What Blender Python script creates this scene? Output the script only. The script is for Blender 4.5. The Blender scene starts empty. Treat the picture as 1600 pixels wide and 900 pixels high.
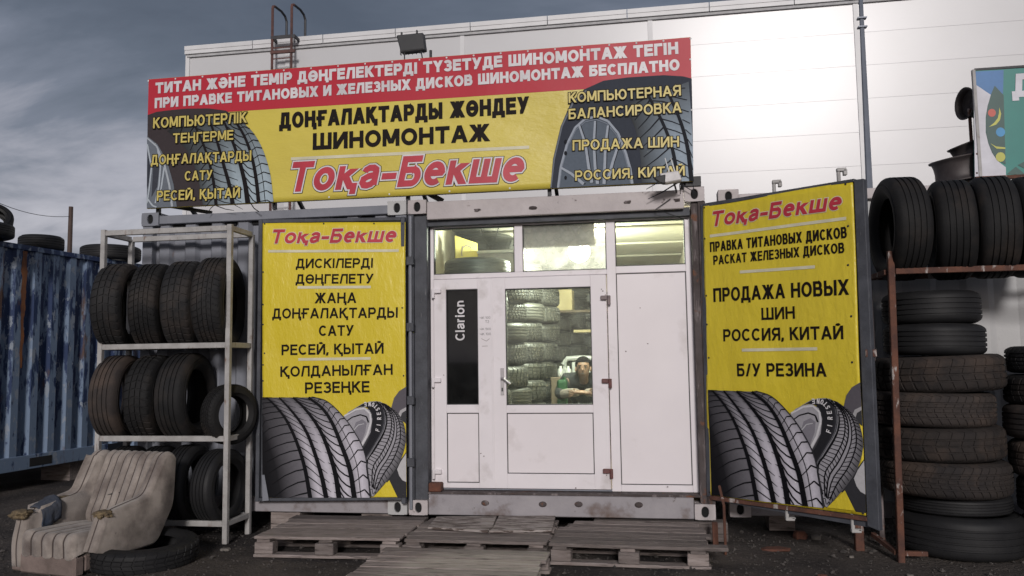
import bpy, bmesh, math, random
from mathutils import Vector, Matrix, noise
random.seed(7)
sc = bpy.context.scene
COL = sc.collection
R = math.radians
# ------------------------------------------------------------------ camera
CAM = Vector((1.9699, -6.5447, 1.4059)); YAW, PIT, ROL, FPX = -0.16522, 0.08742, -0.01456, 1275.7
FW = Vector((math.sin(YAW)*math.cos(PIT), math.cos(YAW)*math.cos(PIT), math.sin(PIT)))
RT0 = Vector((math.cos(YAW), -math.sin(YAW), 0)); UP0 = RT0.cross(FW)
RT = RT0*math.cos(ROL)+UP0*math.sin(ROL); UP = -RT0*math.sin(ROL)+UP0*math.cos(ROL)
cam = bpy.data.cameras.new('camera'); cam_o = bpy.data.objects.new('camera', cam); COL.objects.link(cam_o)
cam.sensor_width = 36; cam.lens = 36*FPX/1600; cam.clip_start = .05; cam.clip_end = 3000
cam_o.matrix_world = Matrix(((RT.x, UP.x, -FW.x, CAM.x), (RT.y, UP.y, -FW.y, CAM.y), (RT.z, UP.z, -FW.z, CAM.z), (0, 0, 0, 1)))
sc.camera = cam_o
# ------------------------------------------------------------------ light
SUN_EL, SUN_AZ = R(19), R(9)          # low evening light from behind the camera, a little to its right
w = bpy.data.worlds.new('World'); sc.world = w; w.use_nodes = True
nt = w.node_tree; N = nt.nodes; L = nt.links
for n in list(N): N.remove(n)
def wn(t, **k):
    n = N.new(t)
    for a, b in k.items(): setattr(n, a, b)
    return n
out = wn('ShaderNodeOutputWorld'); bg = wn('ShaderNodeBackground'); sky = wn('ShaderNodeTexSky', sky_type='NISHITA')
sky.sun_disc = False; sky.sun_elevation = SUN_EL; sky.sun_rotation = math.pi-SUN_AZ; sky.air_density = 1.5; sky.dust_density = 3
tc = wn('ShaderNodeTexCoord'); sep = wn('ShaderNodeSeparateXYZ'); L.new(tc.outputs['Generated'], sep.inputs[0])
zc = wn('ShaderNodeMath', operation='MAXIMUM'); zc.inputs[1].default_value = .0; L.new(sep.outputs[2], zc.inputs[0])
za = wn('ShaderNodeMath', operation='ADD'); za.inputs[1].default_value = .22; L.new(zc.outputs[0], za.inputs[0])
dv = wn('ShaderNodeVectorMath', operation='DIVIDE'); cx = wn('ShaderNodeCombineXYZ')
for i in range(3): L.new(za.outputs[0], cx.inputs[i])
L.new(tc.outputs['Generated'], dv.inputs[0]); L.new(cx.outputs[0], dv.inputs[1])
mp = wn('ShaderNodeMapping'); mp.inputs['Location'].default_value = (3.1, 1.7, 0); mp.inputs['Scale'].default_value = (1, 1.6, .3)
L.new(dv.outputs[0], mp.inputs[0])
nz = wn('ShaderNodeTexNoise'); nz.inputs['Scale'].default_value = 1.35; nz.inputs['Detail'].default_value = 9; nz.inputs['Roughness'].default_value = .56; nz.inputs['Distortion'].default_value = .35
L.new(mp.outputs[0], nz.inputs[0])
# cloud deck: dark slate overhead, breaking into pale patches towards the horizon
er = wn('ShaderNodeValToRGB'); er.color_ramp.elements[0].position = 0.0; er.color_ramp.elements[0].color = (1, 1, 1, 1)
er.color_ramp.elements[1].position = .42; er.color_ramp.elements[1].color = (0, 0, 0, 1)
e = er.color_ramp.elements.new(.20); e.color = (.55, .55, .55, 1)
L.new(zc.outputs[0], er.inputs[0])
ml = wn('ShaderNodeMath', operation='MULTIPLY_ADD'); ml.inputs[1].default_value = 1.5; ml.inputs[2].default_value = -.62
L.new(nz.outputs[0], ml.inputs[0])
ad = wn('ShaderNodeMath', operation='ADD'); L.new(ml.outputs[0], ad.inputs[0]); L.new(er.outputs[0], ad.inputs[1])
cr = wn('ShaderNodeValToRGB'); els = cr.color_ramp.elements
els[0].position = .05; els[0].color = (.085, .10, .14, 1)
els[1].position = 1.0; els[1].color = (.62, .61, .68, 1)
for p_, c_ in ((.30, (.125, .145, .195, 1)), (.52, (.20, .22, .285, 1)), (.72, (.42, .42, .49, 1))):
    e = els.new(p_); e.color = c_
L.new(ad.outputs[0], cr.inputs[0])
skm = wn('ShaderNodeMix', data_type='RGBA', blend_type='MULTIPLY'); skm.inputs[0].default_value = 1
skm.inputs[7].default_value = (.09, .09, .09, 1); L.new(sky.outputs[0], skm.inputs[6])
mx = wn('ShaderNodeMix', data_type='RGBA'); mx.inputs[0].default_value = .88
L.new(skm.outputs[2], mx.inputs[6]); L.new(cr.outputs[0], mx.inputs[7]); L.new(mx.outputs[2], bg.inputs[0])
bg.inputs[1].default_value = .95; L.new(bg.outputs[0], out.inputs[0])
sun = bpy.data.lights.new('sun', 'SUN'); sun.energy = 2.0; sun.angle = R(10); sun.color = (1, .95, .93)
so = bpy.data.objects.new('sun', sun); COL.objects.link(so)
sd = Vector((math.sin(SUN_AZ)*math.cos(SUN_EL), -math.cos(SUN_AZ)*math.cos(SUN_EL), math.sin(SUN_EL)))
so.rotation_euler = sd.to_track_quat('Z', 'Y').to_euler(); so.location = (3, -12, 6)
vs = sc.view_settings; vs.view_transform = 'Standard'; vs.look = 'None'; vs.exposure = 0.0; vs.gamma = 1
sc.cycles.max_bounces = 6; sc.cycles.transparent_max_bounces = 12
try: sc.cycles.use_denoising = True
except Exception: pass
# ------------------------------------------------------------------ helpers
def ray(u, v): return FW+RT*((u-800)/FPX)+UP*((450-v)/FPX)
def onY(u, v, y): d = ray(u, v); return CAM+d*((y-CAM.y)/d.y)
def onZ(u, v, z): d = ray(u, v); return CAM+d*((z-CAM.z)/d.z)
def rnd(a, b): return random.uniform(a, b)
class MB:
    def __init__(s): s.v = []; s.f = []; s.c = []
    def add(s, vs, fs, col=None):
        o = len(s.v); s.v += [Vector(x) for x in vs]; s.f += [[i+o for i in f] for f in fs]
        s.c += [col]*len(fs); return s
    def box(s, x0, x1, y0, y1, z0, z1, M=None):
        vs = [Vector((x, y, z)) for x in (x0, x1) for y in (y0, y1) for z in (z0, z1)]
        if M is not None: vs = [M @ q for q in vs]
        return s.add(vs, [(0, 1, 3, 2), (4, 6, 7, 5), (0, 4, 5, 1), (2, 3, 7, 6), (0, 2, 6, 4), (1, 5, 7, 3)])
    def tube(s, pts, r, n=8, cap=True, sq=False):
        pts = [Vector(p) for p in pts]; rs = r if isinstance(r, (list, tuple)) else [r]*len(pts)
        vs = []; prev = None
        for i, p in enumerate(pts):
            t = (pts[min(i+1, len(pts)-1)]-pts[max(i-1, 0)]).normalized()
            if prev is None: a = t.orthogonal().normalized() if abs(t.z) < .9 or not sq else Vector((1, 0, 0))
            else: a = (prev-t*prev.dot(t)).normalized()
            prev = a; b = t.cross(a)
            for k in range(n):
                th = 2*math.pi*(k+(.5 if sq else 0))/n; vs.append(p+(a*math.cos(th)+b*math.sin(th))*rs[i])
        fs = [(i*n+k, i*n+(k+1) % n, (i+1)*n+(k+1) % n, (i+1)*n+k) for i in range(len(pts)-1) for k in range(n)]
        if cap: fs += [tuple(range(n))[::-1], tuple(range((len(pts)-1)*n, len(pts)*n))]
        return s.add(vs, fs)
    def bar(s, a, b, w, h, up=(0, 0, 1)):
        a = Vector(a); b = Vector(b); t = (b-a).normalized(); u = Vector(up)
        if abs(t.dot(u)) > .95: u = Vector((0, 1, 0))
        sd_ = t.cross(u).normalized(); u = sd_.cross(t)
        vs = [p+sd_*(i*w/2)+u*(j*h/2) for p in (a, b) for i, j in ((-1, -1), (1, -1), (1, 1), (-1, 1))]
        return s.add(vs, [(3, 2, 1, 0), (4, 5, 6, 7), (0, 1, 5, 4), (1, 2, 6, 5), (2, 3, 7, 6), (3, 0, 4, 7)])
    def lathe(s, prof, n=32, M=None, closed=False, skew=None):
        vs = []
        for k in range(n):
            th = 2*math.pi*k/n
            for r, z in prof:
                q = Vector((r*math.cos(th), r*math.sin(th), z)); vs.append(M @ q if M is not None else q)
        m = len(prof); mm = m if closed else m-1
        fs = [(k*m+i, ((k+1) % n)*m+i, ((k+1) % n)*m+(i+1) % m, k*m+(i+1) % m) for k in range(n) for i in range(mm)]
        return s.add(vs, fs)
    def prism(s, poly, y0, y1, M=None):           # polygon in x,z extruded along y
        n = len(poly); vs = [Vector((x, y0, z)) for x, z in poly]+[Vector((x, y1, z)) for x, z in poly]
        if M is not None: vs = [M @ q for q in vs]
        return s.add(vs, [tuple(range(n)), tuple(range(2*n-1, n-1, -1))]+[(i, i+n, (i+1) % n+n, (i+1) % n) for i in range(n)])
ORG = {}
def build(name, mb, mat, parent=None, smooth=False, bevel=0, seg=1, loc=None, sub=0):
    me = bpy.data.meshes.new(name); o_ = Vector((0, 0, 0))
    if parent is not None: o_ = ORG.get(parent.name, Vector((0, 0, 0)))
    elif loc is not None: o_ = Vector(loc)
    me.from_pydata([tuple(v-o_) for v in mb.v], [], mb.f)
    if any(c is not None for c in mb.c):
        at = me.color_attributes.new('Col', 'FLOAT_COLOR', 'CORNER'); k = 0
        for p, c in zip(me.polygons, mb.c):
            c = c or (1, 1, 1)
            for q in range(p.loop_total):
                cc = c[q] if isinstance(c[0], (tuple, list)) else c
                at.data[k].color = (*cc[:3], 1); k += 1
    bm = bmesh.new(); bm.from_mesh(me); bmesh.ops.recalc_face_normals(bm, faces=bm.faces) if name not in ('lettering', 'printed_tyre', 'printed_band') else None
    bm.to_mesh(me); bm.free()
    if smooth: me.shade_smooth()
    me.materials.append(mat)
    o = bpy.data.objects.new(name, me); COL.objects.link(o)
    if parent is not None: o.parent = parent; ORG[o.name] = o_
    elif loc is not None: o.location = loc; ORG[o.name] = Vector(loc)
    if sub:
        sm = o.modifiers.new('sub', 'SUBSURF'); sm.levels = sm.render_levels = sub
    if bevel:
        b = o.modifiers.new('bevel', 'BEVEL'); b.width = bevel; b.segments = seg; b.limit_method = 'ANGLE'; b.angle_limit = R(40)
    return o
def tag(o, label=None, cat=None, group=None, kind=None):
    if label: o['label'] = label
    if cat: o['category'] = cat
    if group: o['group'] = group
    if kind: o['kind'] = kind
    return o
def thing(name, label, cat, loc=(0, 0, 0), group=None):
    o = bpy.data.objects.new(name, None); COL.objects.link(o); o.location = loc; o.empty_display_size = .1
    ORG[o.name] = Vector(loc); return tag(o, label, cat, group)
# ------------------------------------------------------------------ materials
def mat(name, c1, c2=None, rough=.6, scale=6, bump=0., bscale=60, metal=0., dirt=None, dpos=.62, dwid=.08, dscale=3, spec=.5, stretch=(1, 1, 1), perobj=0., dirt2=None, d2pos=.66, d2scale=9, coat=0, dstretch=None, sheen=0, detail=5, bdist=.01):
    m = bpy.data.materials.new(name); m.use_nodes = True; t = m.node_tree; n = t.nodes; l = t.links
    b = n['Principled BSDF']; b.inputs['Roughness'].default_value = rough; b.inputs['Metallic'].default_value = metal
    b.inputs['Specular IOR Level'].default_value = spec
    if coat: b.inputs['Coat Weight'].default_value = coat; b.inputs['Coat Roughness'].default_value = .25
    if sheen: b.inputs['Sheen Weight'].default_value = sheen
    co = n.new('ShaderNodeTexCoord'); mpn = n.new('ShaderNodeMapping'); mpn.inputs['Scale'].default_value = stretch
    oi = n.new('ShaderNodeObjectInfo'); l.new(co.outputs['Object'], mpn.inputs[0])
    vm = n.new('ShaderNodeVectorMath'); vm.operation = 'SCALE'; vm.inputs[0].default_value = (31.7, 17.3, 9.1); l.new(oi.outputs['Random'], vm.inputs['Scale'])
    l.new(vm.outputs[0], mpn.inputs['Location'])
    def noi(s, src, det=detail):
        q = n.new('ShaderNodeTexNoise'); q.inputs['Scale'].default_value = s; q.inputs['Detail'].default_value = det; q.inputs['Roughness'].default_value = .6; l.new(src, q.inputs[0]); return q
    def mixc(f, a, bb):
        q = n.new('ShaderNodeMix'); q.data_type = 'RGBA'
        if isinstance(f, float): q.inputs[0].default_value = f
        else: l.new(f, q.inputs[0])
        for i, x in ((6, a), (7, bb)):
            if isinstance(x, tuple): q.inputs[i].default_value = (*x, 1)
            else: l.new(x, q.inputs[i])
        return q.outputs[2]
    def ramp(src, p0, p1):
        q = n.new('ShaderNodeValToRGB'); q.color_ramp.elements[0].position = p0; q.color_ramp.elements[1].position = p1; l.new(src, q.inputs[0]); return q.outputs[0]
    c2 = c2 or tuple(x*.8 for x in c1)
    col = mixc(ramp(noi(scale, mpn.outputs[0]).outputs[0], .35, .65), c1, c2)
    if dirt:
        src = mpn.outputs[0]
        if dstretch:
            m3 = n.new('ShaderNodeMapping'); m3.inputs['Scale'].default_value = dstretch; l.new(co.outputs['Object'], m3.inputs[0]); l.new(vm.outputs[0], m3.inputs['Location']); src = m3.outputs[0]
        col = mixc(ramp(noi(dscale, src, 8).outputs[0], dpos-dwid, dpos+dwid), col, dirt)
    if dirt2: col = mixc(ramp(noi(d2scale, mpn.outputs[0], 8).outputs[0], d2pos-.04, d2pos+.04), col, dirt2)
    if perobj:
        mr = n.new('ShaderNodeMapRange'); mr.inputs[3].default_value = 1-perobj; mr.inputs[4].default_value = 1+perobj; l.new(oi.outputs['Random'], mr.inputs[0])
        q = n.new('ShaderNodeVectorMath'); q.operation = 'SCALE'; l.new(col, q.inputs[0]); l.new(mr.outputs[0], q.inputs['Scale']); col = q.outputs[0]
    l.new(col, b.inputs['Base Color'])
    if bump:
        bp = n.new('ShaderNodeBump'); bp.inputs['Strength'].default_value = bump; bp.inputs['Distance'].default_value = bdist
        l.new(noi(bscale, mpn.outputs[0], 6).outputs[0], bp.inputs['Height']); l.new(bp.outputs[0], b.inputs['Normal'])
    return m
def emis(name, c, s):
    m = bpy.data.materials.new(name); m.use_nodes = True; b = m.node_tree.nodes['Principled BSDF']
    b.inputs['Base Color'].default_value = (*c, 1); b.inputs['Emission Color'].default_value = (*c, 1); b.inputs['Emission Strength'].default_value = s; return m
def printmat(name, rough=.45, mul=1.0):
    m = mat(name, (1, 1, 1), rough=rough); t = m.node_tree; b = t.nodes['Principled BSDF']
    a = t.nodes.new('ShaderNodeVertexColor'); a.layer_name = 'Col'
    nz_ = t.nodes.new('ShaderNodeTexNoise'); nz_.inputs['Scale'].default_value = 40
    mr = t.nodes.new('ShaderNodeMapRange'); mr.inputs[3].default_value = .85*mul; mr.inputs[4].default_value = 1.1*mul; t.links.new(nz_.outputs[0], mr.inputs[0])
    q = t.nodes.new('ShaderNodeVectorMath'); q.operation = 'SCALE'; t.links.new(a.outputs[0], q.inputs[0]); t.links.new(mr.outputs[0], q.inputs['Scale'])
    t.links.new(q.outputs[0], b.inputs['Base Color']); return m
def glassmat(name, tint=(1, 1, 1), dust=.05, refl=1.0):
    m = bpy.data.materials.new(name); m.use_nodes = True; t = m.node_tree; n = t.nodes; l = t.links
    for x in list(n): n.remove(x)
    o = n.new('ShaderNodeOutputMaterial'); tr = n.new('ShaderNodeBsdfTransparent'); tr.inputs[0].default_value = (*tint, 1)
    gl = n.new('ShaderNodeBsdfGlossy'); gl.inputs['Roughness'].default_value = .04
    fr = n.new('ShaderNodeFresnel'); fr.inputs[0].default_value = 1.5; m1 = n.new('ShaderNodeMixShader'); l.new(fr.outputs[0], m1.inputs[0]); l.new(tr.outputs[0], m1.inputs[1]); l.new(gl.outputs[0], m1.inputs[2])
    ts = n.new('ShaderNodeBsdfTranslucent'); ts.inputs[0].default_value = (.8, .85, .8, 1); df = n.new('ShaderNodeBsdfDiffuse'); df.inputs[0].default_value = (.5, .5, .48, 1)
    m3 = n.new('ShaderNodeMixShader'); m3.inputs[0].default_value = .4; l.new(ts.outputs[0], m3.inputs[1]); l.new(df.outputs[0], m3.inputs[2])
    nn = n.new('ShaderNodeTexNoise'); nn.inputs['Scale'].default_value = 9; nn.inputs['Detail'].default_value = 8
    co = n.new('ShaderNodeTexCoord'); l.new(co.outputs['Object'], nn.inputs[0])
    mr = n.new('ShaderNodeMapRange'); mr.inputs[1].default_value = .35; mr.inputs[2].default_value = .75; mr.inputs[3].default_value = dust*.5; mr.inputs[4].default_value = dust*1.8; l.new(nn.outputs[0], mr.inputs[0])
    m2 = n.new('ShaderNodeMixShader'); l.new(mr.outputs[0], m2.inputs[0]); l.new(m1.outputs[0], m2.inputs[1]); l.new(m3.outputs[0], m2.inputs[2]); l.new(m2.outputs[0], o.inputs[0]); return m

M = {}
M['ground'] = mat('dirt_ground', (.055, .046, .042), (.10, .085, .075), rough=.95, scale=1.3, bump=1, bscale=28, bdist=.03, dirt=(.03, .026, .026), dscale=.9, dpos=.55, dirt2=(.15, .125, .115), d2pos=.645, d2scale=30, spec=.3, detail=10)
M['gravel'] = mat('gravel', (.14, .125, .115), (.05, .045, .042), rough=.9, scale=25, perobj=.3)
M['stone'] = mat('stone', (.22, .20, .18), (.12, .11, .10), rough=.9, scale=14, bump=.6)
M['brickred'] = mat('old_brick', (.16, .06, .035), (.09, .04, .03), rough=.9, scale=14, bump=.6)
M['panelwall'] = mat('white_sandwich_panel', (.60, .60, .615), (.57, .57, .58), rough=.30, scale=.35, bump=.02, bscale=3, spec=.55, perobj=.02)
M['trim'] = mat('white_trim', (.72, .72, .73), (.64, .64, .65), rough=.45, scale=1)
M['backing'] = mat('panel_joint', (.50, .50, .51), rough=.8)
M['palemetal'] = mat('pale_pink_peeling_paint', (.52, .475, .475), (.43, .39, .39), rough=.6, scale=4, bump=.3, bscale=30, dirt=(.12, .07, .05), dpos=.70, dwid=.03, dscale=5, dirt2=(.055, .035, .03), d2pos=.71, d2scale=16)
M['greymetal'] = mat('grey_container_paint', (.23, .24, .275), (.18, .19, .22), rough=.6, scale=3, bump=.2, bscale=25, dirt=(.17, .09, .06), dpos=.69, dwid=.04, dscale=2.2, dstretch=(1.6, 1.6, .5), dirt2=(.10, .06, .04), d2pos=.72)
M['sill'] = mat('dirty_pale_sill_paint', (.33, .31, .325), (.26, .245, .26), rough=.65, scale=4, bump=.3, bscale=30, dirt=(.13, .09, .075), dpos=.62, dwid=.08, dscale=4, dirt2=(.07, .045, .035), d2pos=.70, d2scale=14)
M['darkframe'] = mat('dark_grey_frame', (.075, .08, .095), (.045, .048, .058), rough=.65, scale=7, bump=.3, dirt=(.16, .16, .17), dpos=.70, dwid=.05, dscale=9, dstretch=(3, 3, .6))
M['darkrust'] = mat('dark_rusty_post', (.085, .07, .07), (.05, .038, .036), rough=.8, scale=5, bump=.5, dirt=(.20, .17, .17), dpos=.60, dwid=.06, dscale=7, dstretch=(3, 3, .5), dirt2=(.15, .06, .03), d2pos=.64)
M['hole'] = mat('cavity_shade', (.012, .012, .013), rough=.95)  # near-black colour that paints in the shade of openings
M['whitewall'] = mat('off_white_container_paint', (.50, .50, .50), (.43, .43, .43), rough=.6, scale=2, bump=.15, dirt=(.2, .13, .09), dpos=.70, dscale=2.5, dstretch=(2, 2, .5))
M['pvc'] = mat('white_plastic_profile', (.78, .74, .765), (.73, .69, .71), rough=.38, scale=2.5, dirt=(.42, .38, .36), dpos=.70, dwid=.12, dscale=3)
M['pvcpanel'] = mat('white_plastic_panel', (.77, .725, .745), (.735, .69, .71), rough=.42, scale=1.6, dirt=(.50, .45, .44), dpos=.71, dwid=.12, dscale=2.3)
M['gasket'] = mat('black_gasket', (.025, .025, .027), rough=.6)
M['hingebrown'] = mat('brown_hinge_paint', (.17, .06, .055), (.10, .045, .04), rough=.6, scale=30, bump=.3)
M['hingegrey'] = mat('grey_hinge_paint', (.24, .19, .19), (.14, .11, .11), rough=.55, scale=30)
M['chrome'] = mat('worn_handle_metal', (.45, .43, .44), (.35, .33, .34), rough=.45, metal=.5)
M['glass'] = glassmat('clear_glass', (.90, .96, .92), .018)
M['glass_lamp'] = glassmat('lamp_glare_glass', (.95, .97, .93), .34)  # translucent film added so the pane glows around the lamp
M['darkglass'] = glassmat('dark_tinted_glass', (.35, .37, .38), .02)  # dark grey tint over the pane with the black sign
M['black'] = mat('black_sticker', (.02, .021, .024), (.032, .033, .036), rough=.4, scale=3)
M['yellow'] = mat('yellow_banner_vinyl', (.71, .565, .035), (.65, .51, .03), rough=.38, scale=1.6, bump=.55, bscale=3.6, spec=.5, stretch=(1, 1, .45), bdist=.05, detail=3)
M['yellowtop'] = mat('yellow_faded_banner_vinyl', (.66, .545, .085), (.60, .49, .08), rough=.38, scale=1.2, bump=.4, bscale=2.5, bdist=.04, stretch=(.6, 1, 1.4), detail=3)
M['redband'] = mat('red_banner_print', (.49, .03, .05), (.45, .027, .045), spec=.25, rough=.42, scale=1.2, bump=.12, bscale=4)
M['redprint'] = mat('crimson_print', (.52, .03, .055), rough=.45)
M['whiteprint'] = mat('white_print', (.72, .70, .72), rough=.45)
M['creamprint'] = mat('cream_print', (.70, .66, .48), rough=.45)
M['yellowprint'] = mat('yellow_print', (.66, .54, .14), rough=.45)
M['blackprint'] = mat('dark_brown_print', (.012, .008, .007), rough=.6, spec=.15)
M['print'] = printmat('tyre_picture_print', .6); M['print'].node_tree.nodes['Principled BSDF'].inputs['Specular IOR Level'].default_value = .15; 
M['rack'] = mat('pale_rack_paint', (.42, .41, .40), (.31, .30, .29), rough=.6, scale=9, bump=.2, dirt=(.16, .09, .06), dpos=.66, dscale=9, dstretch=(3, 3, 1))
M['rust'] = mat('rusty_steel', (.15, .062, .038), (.075, .035, .027), rough=.85, scale=8, bump=.5, dirt=(.42, .38, .36), dpos=.62, dwid=.03, dscale=8, dstretch=(2, 2, .7))
M['darksteel'] = mat('dark_steel', (.03, .031, .036), (.05, .05, .055), rough=.6, scale=10)
M['lamppole'] = mat('galvanised_pole', (.21, .23, .27), (.17, .19, .23), rough=.5, scale=3, metal=.3)
M['redladder'] = mat('rusty_red_ladder', (.15, .07, .06), (.08, .045, .04), rough=.8, scale=4)
M['wood'] = mat('weathered_wood', (.28, .24, .225), (.18, .148, .136), rough=.9, scale=5, bump=.9, bscale=22, stretch=(1, 9, 9), perobj=.42, dirt=(.05, .04, .036), dpos=.62, dscale=6)
M['woodpaint'] = mat('flaking_white_painted_wood', (.42, .38, .36), (.30, .26, .24), rough=.85, scale=5, bump=.9, bscale=22, stretch=(1, 7, 7), dirt=(.10, .075, .065), dpos=.52, dwid=.03, dscale=7)
M['poleWood'] = mat('pole_wood', (.10, .07, .06), rough=.9)
M['tyre'] = mat('dusty_rubber', (.012, .012, .013), (.02, .0195, .02), rough=.72, scale=5, bump=.25, bscale=70, dirt=(.045, .036, .031), dpos=.62, dwid=.12, dscale=3.5, spec=.25, perobj=.3)
M['tyrebrown'] = mat('muddy_rubber', (.024, .021, .021), (.038, .031, .028), rough=.85, scale=5, bump=.3, bscale=70, dirt=(.075, .054, .043), dpos=.60, dwid=.12, dscale=4, spec=.3, perobj=.25)
M['tyrenew'] = mat('clean_rubber', (.012, .012, .0135), (.018, .018, .019), rough=.6, scale=5, bump=.1, spec=.3, perobj=.2)
M['rim'] = mat('rusted_rim', (.09, .08, .08), (.055, .045, .045), rough=.6, scale=6, metal=.5)
M['fabric'] = mat('beige_upholstery', (.36, .315, .28), (.255, .22, .195), rough=.95, scale=5, bump=.5, bscale=150, dirt=(.10, .078, .07), dpos=.57, dwid=.14, dscale=4.5, sheen=.2, dirt2=(.06, .045, .04), d2pos=.74, d2scale=16)
M['seam'] = mat('dark_seam', (.085, .066, .06), rough=.95)
M['foam'] = mat('yellow_foam', (.24, .18, .10), (.10, .075, .05), rough=1, scale=25, bump=1, bscale=60)
M['bluecloth'] = mat('blue_cloth', (.03, .042, .068), (.06, .065, .08), rough=.95, scale=12, bump=.8, bscale=50)
M['chairbase'] = mat('bare_brown_wood', (.06, .038, .032), rough=.9, scale=9, bump=.5)
M['inwall'] = mat('cream_interior_paint', (.60, .55, .42), (.52, .47, .35), rough=.6, scale=2, dirt=(.3, .26, .2), dpos=.68, dscale=2)
M['ceil'] = mat('stained_ceiling', (.40, .38, .30), (.33, .31, .25), rough=.7, scale=2)
M['infloor'] = mat('plank_floor', (.12, .09, .06), rough=.85, scale=4)
M['poster'] = mat('yellow_poster', (.72, .60, .10), (.65, .53, .08), rough=.5, scale=6)
M['greyboard'] = mat('grey_board', (.42, .40, .39), rough=.6)
M['skin'] = mat('skin', (.20, .12, .085), (.16, .095, .065), rough=.5, scale=20, bump=.05)
M['hair'] = mat('black_hair', (.006, .005, .005), spec=.1, rough=.9, bump=.5, bscale=200)
M['jacket'] = mat('dark_jacket', (.012, .013, .016), (.02, .021, .024), rough=.85, scale=9, bump=.4)
M['sleeve'] = mat('grey_knit_sleeve', (.22, .19, .165), (.13, .11, .10), rough=.9, scale=30, bump=.4)
M['trouser'] = mat('dark_trousers', (.05, .05, .055), rough=.9, bump=.3)
M['chairplastic'] = mat('dull_white_plastic', (.40, .41, .40), rough=.5)
M['whiteplastic'] = mat('white_plastic', (.75, .76, .76), rough=.4)
M['greenplastic'] = mat('green_plastic', (.012, .06, .022), rough=.4)
M['cardboard'] = mat('cardboard', (.48, .40, .22), (.40, .33, .18), rough=.8)
M['camwhite'] = mat('camera_housing', (.62, .60, .60), (.5, .48, .48), rough=.45, scale=20)
M['signteal'] = mat('teal_print', (.005, .20, .17), (.004, .17, .15), rough=.45, scale=3)
M['signblue'] = mat('blue_print', (.035, .17, .42), rough=.45)
M['signdark'] = mat('dark_green_print', (.012, .075, .065), rough=.45)
M['signred'] = mat('red_dot_print', (.55, .08, .05), rough=.45)
M['signcyan'] = mat('cyan_dot_print', (.03, .28, .58), rough=.45)
M['signlime'] = mat('lime_dot_print', (.52, .52, .08), rough=.45)
M['signpale'] = mat('pale_print', (.62, .62, .68), rough=.45)
M['bulb'] = emis('lamp_bulb', (1.0, .97, .84), 640)
# blue container paint: blue with pale worn ridges, streaks, scabs of rust
def bluepaint():
    m = bpy.data.materials.new('worn_blue_paint'); m.use_nodes = True; t = m.node_tree; n = t.nodes; l = t.links; b = n['Principled BSDF']; b.inputs['Roughness'].default_value = .65
    co = n.new('ShaderNodeTexCoord')
    def noi(s, st, det=8):
        mp_ = n.new('ShaderNodeMapping'); mp_.inputs['Scale'].default_value = st; l.new(co.outputs['Object'], mp_.inputs[0])
        q = n.new('ShaderNodeTexNoise'); q.inputs['Scale'].default_value = s; q.inputs['Detail'].default_value = det; q.inputs['Roughness'].default_value = .65; l.new(mp_.outputs[0], q.inputs[0]); return q.outputs[0]
    def ramp(src, a, c):
        q = n.new('ShaderNodeValToRGB'); q.color_ramp.elements[0].position = a; q.color_ramp.elements[1].position = c; l.new(src, q.inputs[0]); return q.outputs[0]
    def mixc(f, a, c):
        q = n.new('ShaderNodeMix'); q.data_type = 'RGBA'; l.new(f, q.inputs[0])
        for i, x in ((6, a), (7, c)):
            if isinstance(x, tuple): q.inputs[i].default_value = (*x, 1)
            else: l.new(x, q.inputs[i])
        return q.outputs[2]
    vc = n.new('ShaderNodeVertexColor'); vc.layer_name = 'Col'; sx = n.new('ShaderNodeSeparateXYZ'); l.new(co.outputs['Object'], sx.inputs[0])
    ma = n.new('ShaderNodeMath'); ma.operation = 'MULTIPLY_ADD'; ma.inputs[1].default_value = .075; l.new(vc.outputs[0], ma.inputs[0]); l.new(noi(3.2, (2.6, 2.6, .6)), ma.inputs[2])
    mz = n.new('ShaderNodeMapRange'); mz.inputs[1].default_value = .0; mz.inputs[2].default_value = 1.1; mz.inputs[3].default_value = .16; mz.inputs[4].default_value = 0; l.new(sx.outputs[2], mz.inputs[0])
    mb2 = n.new('ShaderNodeMath'); mb2.operation = 'ADD'; l.new(ma.outputs[0], mb2.inputs[0]); l.new(mz.outputs[0], mb2.inputs[1])
    c = mixc(ramp(mb2.outputs[0], .505, .555), (.012, .032, .10), (.17, .235, .34))
    c = mixc(ramp(noi(6, (1.5, 1.5, .8)), .57, .60), c, (.26, .30, .36)); c = mixc(ramp(noi(5, (2, 2, .7)), .58, .63), c, (.012, .03, .09))
    c = mixc(ramp(noi(2.2, (1.6, 1.6, .5)), .60, .68), c, (.10, .055, .04))
    l.new(c, b.inputs['Base Color'])
    bp = n.new('ShaderNodeBump'); bp.inputs['Strength'].default_value = .3; l.new(noi(20, (1, 1, 1)), bp.inputs['Height']); l.new(bp.outputs[0], b.inputs['Normal'])
    return m
M['blue'] = bluepaint()
M['rustpatch'] = mat('rust_orange', (.26, .10, .035), (.14, .055, .03), rough=.85, scale=6, bump=.4)
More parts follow.
